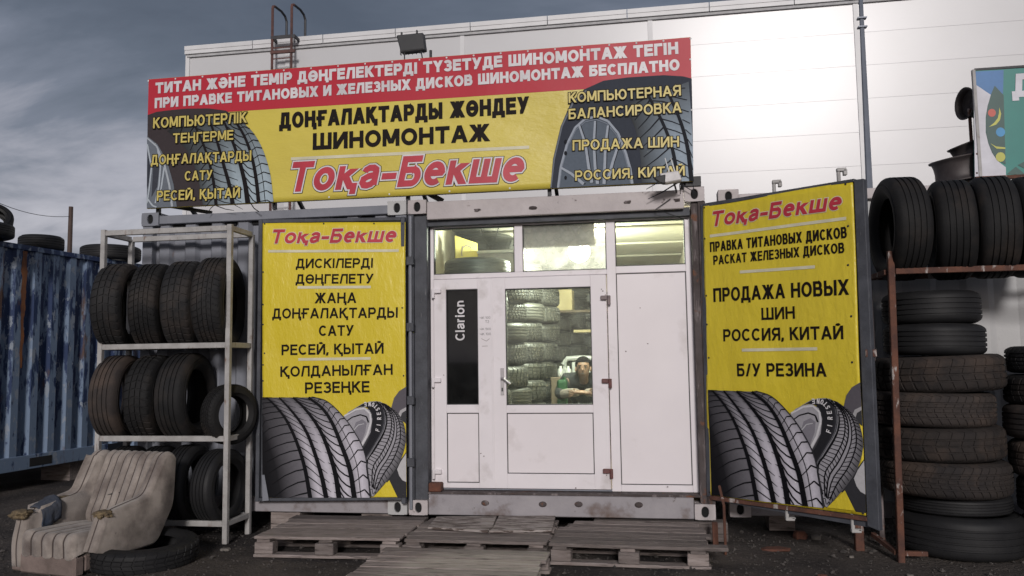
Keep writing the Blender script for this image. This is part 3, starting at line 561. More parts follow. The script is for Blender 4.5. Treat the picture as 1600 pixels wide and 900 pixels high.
# ------------------------------------------------------------------ lettering: a stroke font of our own (all the characters on the signs)
def arc(cx, cy, rx, ry, a0, a1, n=14): return [(cx+rx*math.cos(R(a0+(a1-a0)*i/n)), cy+ry*math.sin(R(a0+(a1-a0)*i/n))) for i in range(n+1)]
W_ = .68
def S(*p): return ('L', list(p))
def Dg(a, b): return ('D', [a, b])
V0 = S((0, 0), (0, 1)); V1 = S((W_, 0), (W_, 1))
def bowl(x0, y0, y1, w, n=12): m = (y1-y0)/2; return ('L', [(x0, y1), (x0+w-m*.75, y1)]+arc(x0+w-m*.75, y0+m, m*.75, m, 90, -90, n)+[(x0, y0)])
RING = lambda cx, cy, rx, ry: ('O', arc(cx, cy, rx, ry, 0, 360, 26)[:-1])
G = {
'Т': (.66, [S((0, 1), (.66, 1)), S((.33, 0), (.33, .93))]), 'И': (.7, [S((0, 0), (0, 1)), S((.7, 0), (.7, 1)), Dg((0, 0), (.7, 1))]),
'А': (.78, [Dg((0, 0), (.39, 1)), Dg((.78, 0), (.39, 1)), S((.2, .27), (.58, .27))]),
'Н': (W_, [V0, V1, S((0, .52), (W_, .52))]), 'Ж': (1.0, [S((.5, 0), (.5, 1)), Dg((0, 0), (.42, .56)), Dg((1, 0), (.58, .56)), Dg((.04, 1), (.42, .5)), Dg((.96, 1), (.58, .5))]),
'Ә': (.76, [('L', arc(.38, .5, .38, .5, 140, 0)+arc(.38, .5, .38, .5, 0, -180)+[(0, .52)]), S((.0, .52), (.7, .52))]),
'Е': (.56, [V0, S((0, 1), (.56, 1)), S((0, .53), (.5, .53)), S((0, 0), (.56, 0))]),
'М': (.84, [V0, S((.84, 0), (.84, 1)), Dg((.40, .05), (.04, 1)), Dg((.44, .05), (.80, 1))]), 'І': (0.02, [V0]),
'Р': (.62, [V0, bowl(0, .43, 1, .62)]), 'Д': (.76, [S((0, 0), (.76, 0)), S((-.02, -.2), (-.02, .0)), S((.78, -.2), (.78, .0)), Dg((.1, 0), (.2, 1)), S((.2, 1), (.62, 1)), S((.62, 0), (.62, 1))]),
'О': (.78, [RING(.39, .5, .39, .5)]), 'Ө': (.78, [RING(.39, .5, .39, .5), S((.05, .5), (.73, .5))]),
'Ң': (.74, [V0, V1, S((0, .52), (W_, .52)), S((W_, 0), (.8, 0)), S((.8, 0), (.8, -.22))]),
'Г': (.5, [V0, S((0, 1), (.5, 1))]), 'Ғ': (.58, [S((.08, 0), (.08, 1)), S((.08, 1), (.58, 1)), S((-.08, .5), (.38, .5))]),
'Л': (.7, [Dg((0, 0), (.2, 1)), S((.2, 1), (.7, 1)), S((.7, 0), (.7, 1))]), 'К': (.66, [V0, Dg((.64, 1), (.06, .42)), Dg((.68, 0), (.22, .62))]),
'Қ': (.70, [V0, Dg((.62, 1), (.06, .42)), Dg((.64, 0), (.22, .62)), S((.60, 0), (.74, 0)), S((.74, 0), (.74, -.22))]),
'Ү': (.7, [Dg((.35, .42), (0, 1)), Dg((.35, .42), (.7, 1)), S((.35, 0), (.35, .45))]),
'З': (.56, [('L', arc(.26, .75, .28, .25, 160, -70)+[(.18, .52)]), ('L', [(.18, .52)]+arc(.27, .27, .30, .27, 80, -160))]),
'У': (.68, [Dg((.33, .3), (0, 1)), Dg((.26, .12), (.68, 1)), ('L', [(.28, .14), (.2, .0), (.04, .0)])]),
'Ш': (1.0, [V0, S((.5, 0), (.5, 1)), S((1, 0), (1, 1)), S((0, 0), (1, 0))]), 'Б': (.62, [V0, S((0, 1), (.56, 1)), bowl(0, 0, .56, .62)]),
'С': (.72, [('L', arc(.38, .5, .38, .5, 42, 318, 22))]), 'Ь': (.6, [V0, bowl(0, 0, .56, .6)]), 'Ы': (.92, [V0, bowl(0, 0, .56, .58), S((.92, 0), (.92, 1))]),
'Ю': (1.06, [V0, S((0, .5), (.36, .5)), RING(.72, .5, .35, .5)]), 'Й': (.7, [S((0, 0), (0, 1)), S((.7, 0), (.7, 1)), Dg((0, 0), (.7, 1)), ('L', arc(.35, 1.32, .17, .11, 200, 340, 8))]),
'П': (W_, [V0, V1, S((0, 1), (W_, 1))]), 'В': (.64, [V0, bowl(0, .52, 1, .58), bowl(0, 0, .52, .64)]),
'Я': (.66, [S((.66, 0), (.66, 1)), ('L', [(.66, 1), (.25, 1)]+arc(.25, .72, .24, .28, 90, 270)+[(.66, .44)]), Dg((0, 0), (.34, .46))]),
'Х': (.72, [Dg((0, 0), (.72, 1)), Dg((.72, 0), (0, 1))]), ',': (.06, [S((.02, .0), (.02, .04)), Dg((-.05, -.24), (.03, .0))]), '/': (.36, [Dg((0, 0), (.36, 1))]), '-': (.34, [S((0, .34), (.34, .34))]),
'о': (.6, [RING(.3, .36, .3, .36)]), 'қ': (.56, [S((0, 0), (0, .72)), Dg((.5, .72), (.06, .30)), Dg((.54, 0), (.18, .44)), S((.50, 0), (.62, 0)), S((.62, 0), (.62, -.2))]),
'к': (.54, [S((0, 0), (0, .72)), Dg((.5, .72), (.06, .30)), Dg((.54, 0), (.18, .44))]),
'а': (.52, [('L', [(.04, .56), (.08, .65), (.2, .72), (.36, .72), (.48, .64), (.5, .52), (.5, .0)]), ('L', [(.5, .42), (.22, .38), (.04, .27), (.02, .14), (.1, .02), (.24, .0), (.38, .05), (.5, .18)])]),
'е': (.58, [('L', [(.04, .38), (.56, .38)]+arc(.3, .36, .28, .36, 8, 310, 18))]), 'ш': (.86, [S((0, 0), (0, .72)), S((.43, 0), (.43, .72)), S((.86, 0), (.86, .72)), S((0, 0), (.86, 0))]),
'C': (.7, [('L', arc(.38, .5, .38, .5, 42, 318, 22))]), 'l': (0, [S((0, 0), (0, 1))]), 'i': (0, [S((0, 0), (0, .70)), S((0, .97), (0, 1.0))]), 'r': (.3, [S((0, 0), (0, .72)), ('L', [(0, .45)]+arc(.25, .5, .24, .22, 170, 80, 6))]),
'n': (.5, [S((0, 0), (0, .72)), ('L', [(0, .42)]+arc(.25, .45, .25, .27, 170, 0, 8)+[(.5, 0)])]),
'Ч': (.62, [S((.62, 0), (.62, 1)), ('L', [(0, 1), (0, .6)]+arc(.26, .6, .26, .2, 180, 270, 6)+[(.62, .4)])]),
'1': (.25, [S((.2, 0), (.2, 1)), Dg((0, .75), (.2, 1))]), '0': (.5, [RING(.25, .5, .25, .5)]), '2': (.5, [('L', arc(.25, .75, .25, .25, 160, -30, 8)+[(0, 0), (.5, 0)])]), '5': (.5, [('L', [(.5, 1), (.05, 1), (.02, .55)]+arc(.25, .32, .26, .30, 120, -140, 10))]),
'F': (.52, [V0, S((0, 1), (.52, 1)), S((0, .52), (.44, .52))]), 'I': (.02, [V0]), 'R': (.64, [V0, bowl(0, .45, 1, .58), Dg((.64, 0), (.3, .47))]), 'E': (.52, [V0, S((0, 1), (.52, 1)), S((0, .53), (.46, .53)), S((0, 0), (.52, 0))]),
'S': (.56, [('L', arc(.29, .74, .27, .25, 30, 250, 10)+arc(.29, .26, .29, .26, 80, -150, 12))]), 'T': (.6, [S((0, 1), (.6, 1)), S((.3, 0), (.3, 1))]), 'O': (.74, [RING(.37, .5, .37, .5)]), 'N': (.64, [V0, S((.64, 0), (.64, 1)), Dg((.64, 0), (0, 1))]),
' ': (.12, []),
}
G['a'] = G['а']; G['o'] = G['о']
def glyphs(text, wd, ht, sw, gap=.2, shear=0., grow=0.):
    """stroke quads (a, b, layer) in metres: text fitted to wd x cap height ht, stroke sw, grown by grow on every side"""
    nat = sum(G[c][0] for c in text); k = len(text)-1
    inner = wd-sw*(k+1); xs = (inner-0)/(nat+gap*.62*k) if k >= 0 else 1   # gap partly from stroke width
    out = []; x = 0; hs = ht-sw; W2 = sw+2*grow; lay = 0
    def fin(p, l): return (p[0]+shear*(p[1]), p[1], l)
    for ci, c in enumerate(text):
        wn_, st = G[c]
        for si, (ty, pts) in enumerate(st):
            P = [(x+sw/2+px*xs, sw/2+py*hs) for px, py in pts]
            l = si
            if ty == 'D':
                (ax, ay), (bx, by) = P; dx, dy = bx-ax, by-ay; ln_ = math.hypot(dx, dy) or 1; hw = W2/2*ln_/max(abs(dy), 1e-6); hw = min(hw, W2*1.2)
                e0 = (sw/2+grow); sx = dx/dy if dy else 0; sgn = 1 if dy > 0 else -1
                y0 = ay-sgn*(e0 if (pts[0][1] in (0, 1)) else 0); y1 = by+sgn*(e0 if (pts[1][1] in (0, 1)) else 0)
                x0 = ax; x1 = bx
                if pts[0][1] in (0, 1) and pts[1][1] in (0, 1): pass
                out.append([fin((x0-hw, y0), l), fin((x0+hw, y0), l), fin((x1+hw, y1), l), fin((x1-hw, y1), l)])
            else:
                n = len(P); cl = ty == 'O'; off = []
                if not cl:
                    def ext(a, b): d = math.hypot(a[0]-b[0], a[1]-b[1]) or 1; return (a[0]+(a[0]-b[0])/d*(W2/2), a[1]+(a[1]-b[1])/d*(W2/2))
                    if n == 2: P = [ext(P[0], P[1]), ext(P[1], P[0])]
                    else:
                        if len(P) < 16 or True:
                            e_ = lambda a, b: (a[0]+(a[0]-b[0])*0, a[1])
                            P = [P[0]]+P[1:]
                for i in range(n):
                    pa = P[(i-1) % n] if (cl or i > 0) else None; pb = P[(i+1) % n] if (cl or i < n-1) else None
                    def nr(a, b): d = math.hypot(b[0]-a[0], b[1]-a[1]) or 1e-9; return (-(b[1]-a[1])/d, (b[0]-a[0])/d)
                    if pa is None: m = nr(P[i], pb)
                    elif pb is None: m = nr(pa, P[i])
                    else:
                        n1, n2 = nr(pa, P[i]), nr(P[i], pb); m = (n1[0]+n2[0], n1[1]+n2[1]); d = math.hypot(*m) or 1; m = (m[0]/d, m[1]/d)
                        cs = max(m[0]*n1[0]+m[1]*n1[1], .6); m = (m[0]/cs, m[1]/cs)
                    off.append(((P[i][0]+m[0]*W2/2, P[i][1]+m[1]*W2/2), (P[i][0]-m[0]*W2/2, P[i][1]-m[1]*W2/2)))
                for i in range(n if cl else n-1):
                    a, b = off[i], off[(i+1) % n]; out.append([fin(a[1], l), fin(b[1], l), fin(b[0], l), fin(a[0], l)])
        x += wn_*xs+sw+gap*.62*xs
    return out
def write(pl, text, uvL, uvR, vtop, m, parent, sw=.19, h=.003, shear=0., grow=0., gap=.2, name='lettering', flipn=False):
    """text between two baseline pixels; vtop is the pixel row of the cap tops above the left one"""
    aL, bL = pl.uv(*uvL); aR, bR = pl.uv(*uvR); _, bt = pl.uv(uvL[0], vtop); wd = math.hypot(aR-aL, bR-bL); ht = bt-bL
    ca, sa = (aR-aL)/wd, (bR-bL)/wd; mb = MB()
    for q in glyphs(text, wd-(shear*ht if shear else 0), ht, sw*ht, gap, shear, grow):
        mb.add([pl.pt(aL+x*ca-y*sa, bL+x*sa+y*ca, h+l*.00035) for x, y, l in q], [(0, 1, 2, 3)])
    return build(name, mb, M[m], parent)
def line(pl, a, b, th, m, parent, h=.003, name='printed_line'):
    a0, b0 = pl.uv(*a); a1, b1 = pl.uv(*b); n = 24; mb = MB(); d = math.hypot(a1-a0, b1-b0); nxx, nyy = -(b1-b0)/d*th/2, (a1-a0)/d*th/2
    for i in range(n):
        s, t = i/n, (i+1)/n; P = lambda f, g: pl.pt(a0+(a1-a0)*f+nxx*g, b0+(b1-b0)*f+nyy*g, h)
        mb.add([P(s, -1), P(t, -1), P(t, 1), P(s, 1)], [(0, 1, 2, 3)])
    return build(name, mb, M[m], parent)
def canvas(pl, quad, m, parent, name='banner_canvas', nu=64, nv=60, h=0., th=.012):
    """wavy sheet between four pixels (tl, tr, br, bl) with a folded hem behind"""
    c = [pl.uv(*q) for q in quad]; mb = MB(); vs = []
    for j in range(nv+1):
        for i in range(nu+1):
            s, t = i/nu, j/nv
            a = (c[0][0]*(1-s)+c[1][0]*s)*(1-t)+(c[3][0]*(1-s)+c[2][0]*s)*t; b = (c[0][1]*(1-s)+c[1][1]*s)*(1-t)+(c[3][1]*(1-s)+c[2][1]*s)*t
            vs.append(pl.pt(a, b, h))
    k = len(vs); n1 = nu+1
    fs = [(j*n1+i, j*n1+i+1, (j+1)*n1+i+1, (j+1)*n1+i) for j in range(nv) for i in range(nu)]
    bv = [v-pl.n*th for v in vs]; rim = [i for i in range(n1)]+[j*n1+nu for j in range(1, nv+1)]+[nv*n1+i for i in range(nu-1, -1, -1)]+[j*n1 for j in range(nv-1, 0, -1)]
    off = {r: k+q for q, r in enumerate(rim)}; vs += [bv[r] for r in rim]; fs += [(rim[q], off[rim[q]], off[rim[(q+1) % len(rim)]], rim[(q+1) % len(rim)]) for q in range(len(rim))]
    mb.add(vs, fs); return build(name, mb, M[m], parent, smooth=True)
def eyelets(pl, pts, parent, r=.007, m='gasket'):
    me = None
    for u, v in pts:
        a, b = pl.uv(u, v); c = pl.pt(a, b, .004)
        mb = MB(); x = pl.ex; z = pl.ez
        mb.add([c+x*(r*math.cos(t))+z*(r*math.sin(t)) for t in [i*.785 for i in range(8)]]+[c+pl.n*.003], [(i, (i+1) % 8, 8) for i in range(8)]); build('eyelet', mb, M[m], parent)
# --- tyre pictures printed on the banners
def clipx(p, box): return (min(max(p[0], box[0]), box[2]), min(max(p[1], box[1]), box[3]))
def pict(pl, mapf, box=None):
    mb = MB()
    def P(p, h):
        h = h*4-.004
        if box: p = clipx(p, box)
        a, b = mapf(p); return pl.pt(a, b, h)
    def poly(pts, col, h=.002):
        if isinstance(pts[0], tuple): cx_ = sum(p[0] for p in pts)/len(pts); cy_ = sum(p[1] for p in pts)/len(pts)
        n = len(pts); K = 6; rg = [[P((cx_+(p[0]-cx_)*k/K, cy_+(p[1]-cy_)*k/K), h) for p in pts] for k in range(K, 0, -1)]
        mb.add([v for r_ in rg for v in r_]+[P((cx_, cy_), h)], [(k*n+i, k*n+(i+1) % n, (k+1)*n+(i+1) % n, (k+1)*n+i) for k in range(K-1) for i in range(n)]+[((K-1)*n+i, (K-1)*n+(i+1) % n, K*n) for i in range(n)])
        for i in range(K*n): mb.c[-1-i] = col
    def grid(curves, ns, ntt, colf, h=.0025):
        nc, nk = len(curves)-1, len(curves[0])-1
        F = lambda s, t: curve(curves, s, t)
        for i in range(ns):
            for j in range(ntt):
                s0, s1, t0, t1 = i/ns*nc, (i+1)/ns*nc, j/ntt*nk, (j+1)/ntt*nk
                q = [F(s0, t0), F(s1, t0), F(s1, t1), F(s0, t1)]
                if box and max(p[0] for p in q) <= box[0]: continue
                mb.add([P(p, h) for p in q], [(0, 1, 2, 3)], None); mb.c[-1] = [colf(s0/nc, t0/nk), colf(s1/nc, t0/nk), colf(s1/nc, t1/nk), colf(s0/nc, t1/nk)]
    def rib(pts, w0, w1, col, h=.0032):
        n = len(pts)
        for i in range(n-1):
            (ax, ay), (bx, by) = pts[i], pts[i+1]; d = math.hypot(bx-ax, by-ay) or 1; nx_, ny_ = -(by-ay)/d, (bx-ax)/d
            wa = (w0+(w1-w0)*i/(n-1))/2; wb = (w0+(w1-w0)*(i+1)/(n-1))/2
            if box and max(ax, bx) <= box[0]: continue
            mb.add([P((ax+nx_*wa, ay+ny_*wa), h), P((bx+nx_*wb, by+ny_*wb), h), P((bx-nx_*wb, by-ny_*wb), h), P((ax-nx_*wa, ay-ny_*wa), h)], [(0, 1, 2, 3)], col)
    return mb, poly, grid, rib
def cr1(a, b, c, d, t): return .5*((2*b)+(-a+c)*t+(2*a-5*b+4*c-d)*t*t+(-a+3*b-3*c+d)*t**3)
def pl1(c, t):
    n = len(c)-1; i = min(int(max(t, 0)), n-1); f = min(max(t-i, 0), 1.5) if t < n else t-i
    g = lambda k: c[k] if 0 <= k <= n else ((2*c[0][0]-c[1][0], 2*c[0][1]-c[1][1]) if k < 0 else (2*c[n][0]-c[n-1][0], 2*c[n][1]-c[n-1][1]))
    return tuple(cr1(g(i-1)[q], g(i)[q], g(i+1)[q], g(i+2)[q], f) for q in (0, 1))
def curve(cs, s, t):
    n = len(cs)-1; i = min(int(max(s, 0)), n-1); f = s-i; p, q = pl1(cs[i], t), pl1(cs[i+1], t); return (p[0]+(q[0]-p[0])*f, p[1]+(q[1]-p[1])*f)
BLK = (.004, .004, .006)
TL = [[(343, 621), (358, 636), (374, 658), (388, 691), (400, 729), (410, 778)], [(418, 621), (433, 636), (449, 658), (464, 691), (476, 729), (485, 778)],
      [(437, 621), (456, 642), (476, 669), (489, 698), (502, 740), (510, 778)], [(458, 621), (476, 638), (496, 664), (511, 695), (524, 738), (530, 778)],
      [(482, 621), (504, 638), (520, 662), (533, 693), (547, 733), (554, 778)], [(489, 620), (511, 627), (533, 647), (553, 673), (571, 711), (579, 778)]]
def board_tyres(pl, mapf, parent):
    box = (410.4, 600, 635.2, 777.6); mb, poly, grid, rib = pict(pl, mapf, box)
    # third tyre behind, upper right and lower right
    poly([(611, 640), (616, 622), (624, 611), (635.4, 604), (635.4, 655), (628, 650), (618, 646)], (.11, .10, .115), .0018)
    poly([(622, 650), (626, 641), (635.4, 636), (635.4, 660), (626, 656)], (.42, .41, .42), .0021); poly([(626, 654), (629, 645), (635.4, 641), (635.4, 662)], (.05, .05, .055), .0024)
    poly([(603, 752), (618, 730), (635.4, 706), (635.4, 778), (622, 778), (610, 760)], (.035, .035, .04), .0018)
    poly([(621, 733), (626, 722), (635.4, 708), (635.4, 753), (629, 750), (624, 743)], (.50, .49, .50), .0021)
    poly([(570, 640), (600, 630), (622, 645), (632, 662), (635, 690), (625, 722), (606, 750), (584, 776), (575, 776), (560, 690)], (.05, .05, .055), .002)
    # second tyre: rim, sidewall, tread
    poly([(536, 652), (545, 643), (556, 638), (568, 635), (578, 641), (582, 655), (579, 676), (566, 699), (552, 674)], (.36, .35, .38), .0022)
    rib([(539, 660), (550, 652), (563, 648), (573, 651), (576, 660)], 1.5, 2.5, BLK, .0026); poly([(552, 672), (556, 660), (566, 655), (573, 660), (571, 675), (564, 692)], (.22, .21, .24), .0026)
    rib([(553, 672), (560, 664), (569, 662)], 1.5, 1.0, (.5, .5, .52), .0029); rib([(538, 650), (556, 640), (570, 638), (579, 646), (580, 660), (574, 680), (565, 696)], 2.5, 3.5, (.62, .61, .63), .0029)
    SI = [(540, 648), (556, 637.5), (570, 635.5), (580, 642), (583, 656), (580, 676), (572, 694), (566, 702)]; SO = [(545, 645), (567, 631), (589, 627), (600, 632), (604, 649), (601, 671), (588, 694), (573, 718)]
    grid([SI, SO], 3, 14, lambda s, t: (.018, .018, .022) if s < .9 else (.05, .05, .06))
    rib([pl1(SO, k*.5) for k in range(15)], .8, 1.2, (.25, .25, .27)); rib([(p[0]-2.2, p[1]+.7) for p in [pl1(SO, k*.5) for k in range(3, 15)]], .5, .5, (.2, .2, .22))
    TI = [(589, 627), (602, 641), (604.5, 660), (598, 680), (584, 703), (572.5, 724), (581, 775)]; TO = [(604, 631), (622, 645), (632, 662), (635, 690), (625, 722), (606, 750), (584, 776)]
    grid([TI, TO], 8, 18, lambda s, t: tuple(x*(1-.75*max(0, s-.6)/.4)*(.55+.45*min(1, t*2.5)) for x in (.34, .33, .36)))
    T2 = lambda s, t: curve([TI, TO], s, t)
    for s, w_ in ((.30, 1.6), (.45, 1.8), (.58, 1.5), (.76, 1.6), (.02, 2.5)): rib([T2(s, k*.3) for k in range(20)], w_*.8, w_*1.1, BLK)
    for k in range(26):
        t = .25+k*.22
        rib([T2(.03, t+.05), T2(.28, t)], 1.0, 1.0, BLK); rib([T2(.31, t), T2(.44, t+.16)], .9, .9, BLK); rib([T2(.60, t+.15), T2(.75, t)], .9, .9, BLK); rib([T2(.78, t), T2(.97, t+.1)], .9, .9, BLK)
    # big front tyre
    def colf(s, t):
        v = min(1, .28+1.1*t)*min(1, max(0, (s-.07)*4.2)); v *= 1-.18*math.cos(s*31); v = v**1.35; return (.46*v+.006, .44*v+.006, .49*v+.008)
    grid(TL, 25, 16, colf, .0028)
    Fb = lambda s, t: curve(TL, s, t)
    for s, w0, w1 in ((1, 2.5, 6.5), (2, 2.5, 7.5), (3, 3, 8), (4, 3.5, 8)):
        rib([Fb(s, k*.25) for k in range(21)], w0, w1, BLK, .0042)
    rib([Fb(4.42, k*.25) for k in range(1, 21)], .8, 1.1, BLK, .0040); rib([Fb(5, k*.25) for k in range(21)], 1.2, 1.8, (.03, .03, .035), .0040)
    t = -.3
    while t < 6.4:
        w_ = 1.0+.28*t
        rib([Fb(1.0, t), Fb(.8, t+.06), Fb(.55, t+.22), Fb(.25, t+.5)], w_*1.1, w_*.5, BLK, .0036)
        rib([Fb(1.0, t+.2), Fb(1.4, t+.30), Fb(1.93, t+.5)], w_*.9, w_*.5, BLK, .0036); rib([Fb(2.1, t+.1), Fb(2.45, t+.30)], w_*.7, w_*.3, BLK, .0036); rib([Fb(2.7, t+.3), Fb(2.98, t+.42)], w_*.3, w_*.7, BLK, .0036)
        rib([Fb(3.02, t-.2), Fb(3.3, t+.25), Fb(3.6, t+.45), Fb(3.88, t+.55)], w_*.9, w_*1.2, BLK, .0036); rib([Fb(4.08, t+.02), Fb(4.4, t), Fb(4.7, t-.04), Fb(5.0, t+.12)], w_*.5, w_*1.1, BLK, .0036)
        t += .42-.012*t
    tag(build('printed_tyre', mb, M['print'], parent), 'printed picture of two grey tyre treads and part of a third tyre')
    mb, poly, grid, rib = pict(pl, mapf, None); vs = [(584, 776), (609, 750), (621.5, 776)]
    mb.add([pl.pt(*mapf(p), .012) for p in vs], [(0, 1, 2)]); tag(build('printed_triangle', mb, M['yellow'], parent), 'small yellow triangle at the bottom of the print')
    # mirrored maker lettering round the small tyre's black sidewall
    txt = 'FIRESTONE'; mb = MB()
    for k, c in enumerate(txt):
        t = 5.0-k*.42; p = tuple((x+y)/2 for x, y in zip(pl1(SI, t), pl1(SO, t))); q = tuple((x+y)/2 for x, y in zip(pl1(SI, t-.1), pl1(SO, t-.1)))
        a0, b0 = mapf(p); a1, b1 = mapf(q); d = math.hypot(a1-a0, b1-b0) or 1; ca, sa = (a1-a0)/d, (b1-b0)/d; gw = .026
        for g in glyphs(c, .020, .036, .0062): mb.add([pl.pt(a0+x*ca-(y-.018)*sa*1, b0+x*sa+(y-.018)*ca*1, .0125+l*.0003) for x, y, l in g], [(0, 1, 2, 3)])
    build('lettering', mb, M['whiteprint'], parent)
def banner_tyres(pl, parent):
    mapf = lambda p: pl.uv(*p); KB = (.010, .008, .009)
    mb, poly, grid, rib = pict(pl, mapf, None)
    def fan(pts, col, h): poly(pts, col, h)
    fan([(231.2, 180), (245, 175), (260, 173), (290, 170), (327, 169.5), (353, 173), (377, 188), (396, 207), (412, 236), (423, 273), (428, 315.5), (330, 320.5), (230.3, 325.5), (230.5, 250)], (.05, .04, .043), .002)
    G_ = [[(262, 205), (290, 232), (305, 262), (312, 290), (317, 320.5)], [(300, 186), (318, 225), (329, 260), (335, 290), (338, 319.5)], [(325, 180), (340, 222), (350, 258), (359, 290), (364, 318.3)], [(345, 178), (362, 216), (374, 250), (383, 285), (388, 317)], [(362, 180), (382, 212), (394, 245), (401, 280), (405, 316.3)], [(372, 185), (396, 207), (412, 236), (423, 273), (428, 315.3)]]
    grid(G_, 20, 14, lambda s, t: tuple(x*min(1, .15+t*1.15)*min(1, .12+s*1.7)*(1-.12*math.cos(s*31))+.02 for x in (.34, .42, .47)), .0026)
    F = lambda s, t: curve(G_, s, t)
    for s, a, b in ((1, 3, 5), (2, 3, 7), (3, 3, 8), (4, 3.5, 6)): rib([F(s, k*.25) for k in range(17)], a, b, KB, .0036)
    rib([F(4.45, k*.25) for k in range(17)], .8, 1, KB, .0034)
    t = -.1
    while t < 4:
        rib([F(0.2, t+.5), F(.6, t+.2), F(1, t)], .8, 1.6, KB, .0034); rib([F(1, t+.1), F(1.5, t+.3), F(2, t+.4)], 1.6, .8, KB, .0034); rib([F(2.1, t+.1), F(2.6, t+.35)], 1.2, .6, KB, .0034)
        rib([F(3.1, t-.1), F(3.5, t+.3), F(3.92, t+.45)], 1.6, 1.6, KB, .0034); rib([F(4.1, t), F(4.6, t-.04), F(5, t+.12)], .9, 1.8, KB, .0034); t += .37
    # left rim
    RO = [(230.8, 213), (247, 226), (262, 252), (272, 288), (277, 323.4)]; RI = [(230.8, 218), (241, 230), (254, 256), (262, 288), (266, 324)]
    fan([(230.8, 213), (247, 226), (262, 252), (272, 288), (277, 323.2), (250, 324.5), (230.4, 325.4)], (.15, .17, .20), .0030)
    for q in ([(231, 216), (246, 229), (258, 256), (266, 290), (270, 323)],): rib(q, 2.2, 3.4, (.40, .44, .48), .0038)
    for q in ([(231.5, 226), (238, 262), (234, 300), (231, 318)], [(248, 234), (252, 262), (250, 290), (244, 318)], [(231, 310), (240, 322), (246, 324)], [(258, 262), (250, 316)]): rib(q, 2.6, 2.2, (.42, .47, .52), .0038)
    fan([(232, 236), (237, 262), (232.5, 296), (230.8, 290)], (.04, .045, .06), .0034); fan([(241, 240), (250, 262), (247, 292), (238, 308), (240, 270)], (.05, .055, .07), .0034)
    tag(build('printed_tyre', mb, M['print'], parent), 'printed picture of a tyre tread and alloy wheel at the left end')
    mb, poly, grid, rib = pict(pl, mapf, None); KS = (.008, .010, .016)
    poly([(860, 294.2), (864, 249), (876, 198), (892, 161), (913, 140), (943, 126.5), (981, 121), (1037, 117.5), (1067, 119.5), (1080.8, 123), (1082, 180), (1083.6, 282.7), (1000, 287), (930, 290.6)], (.036, .043, .06), .002)
    rib([(861, 293), (866, 249), (878, 198), (895, 162), (917, 142)], 2, 3, (.16, .18, .21), .0026)
    G_ = [[(975, 165), (992, 200), (1000, 240), (1003, 286)], [(1013, 150), (1034, 189), (1050, 231), (1060, 283.8)], [(1044, 140), (1065, 189), (1076, 231), (1082, 283)], [(1076, 128), (1080, 180), (1082.6, 231), (1083.4, 282.8)]]
    grid(G_, 18, 14, lambda s, t: tuple(x*min(1, .25+t*1.3)*min(1, .1+s*2.1)+.02 for x in (.30, .37, .44)), .0026); F = lambda s, t: curve(G_, s, t)
    rib([F(1, k*.2) for k in range(16)], 4, 6, KS, .0036); rib([F(1.93, k*.2) for k in range(16)], 4, 7, KS, .0036)
    t = -.2
    while t < 3.1:
        rib([F(.1, t+.55), F(.5, t+.3), F(.97, t)], 1, 2.4, KS, .0034); rib([F(1.05, t+.05), F(1.5, t+.15), F(1.9, t+.28)], 1.6, 1.2, KS, .0034); rib([F(2.1, t+.1), F(2.8, t+.35)], 1.4, 1.2, KS, .0034); t += .36
    rimp = [(872, 293.6), (876, 262), (886, 226), (899, 200), (914, 187), (932, 183), (950, 190), (966, 209), (978, 240), (985, 265), (988, 287.6)]
    poly(rimp+[(930, 290.5)], (.11, .135, .17), .0030); rib(rimp, 3, 4, (.34, .38, .44), .0040); rib([(p[0]*.955+41.5, p[1]*.955+12.8) for p in rimp], 1.2, 1.6, (.20, .23, .28), .0040)
    cxx, cyy = 926, 283
    for q in ([(905, 196), (915, 226), (920, 262), (925, 286)], [(930, 190), (928, 225), (930, 262), (934, 288)], [(950, 197), (946, 230), (945, 262), (944, 288)], [(876, 262), (893, 272), (912, 288)], [(968, 222), (958, 252), (950, 282)]): rib(q, 3.2, 5, (.36, .40, .46), .0044); rib([(x+2.6, y) for x, y in q], 1, 2, KS, .0042)
    for q in (((884, 222), 3.4), ((884, 240), 3.6), ((884, 278), 3)): poly([(q[0][0]+q[1]*.7*math.cos(i*.785), q[0][1]+q[1]*math.sin(i*.785)) for i in range(8)], KS, .0046)
    tag(build('printed_tyre', mb, M['print'], parent), 'printed picture of a tyre and alloy wheel at the right end')
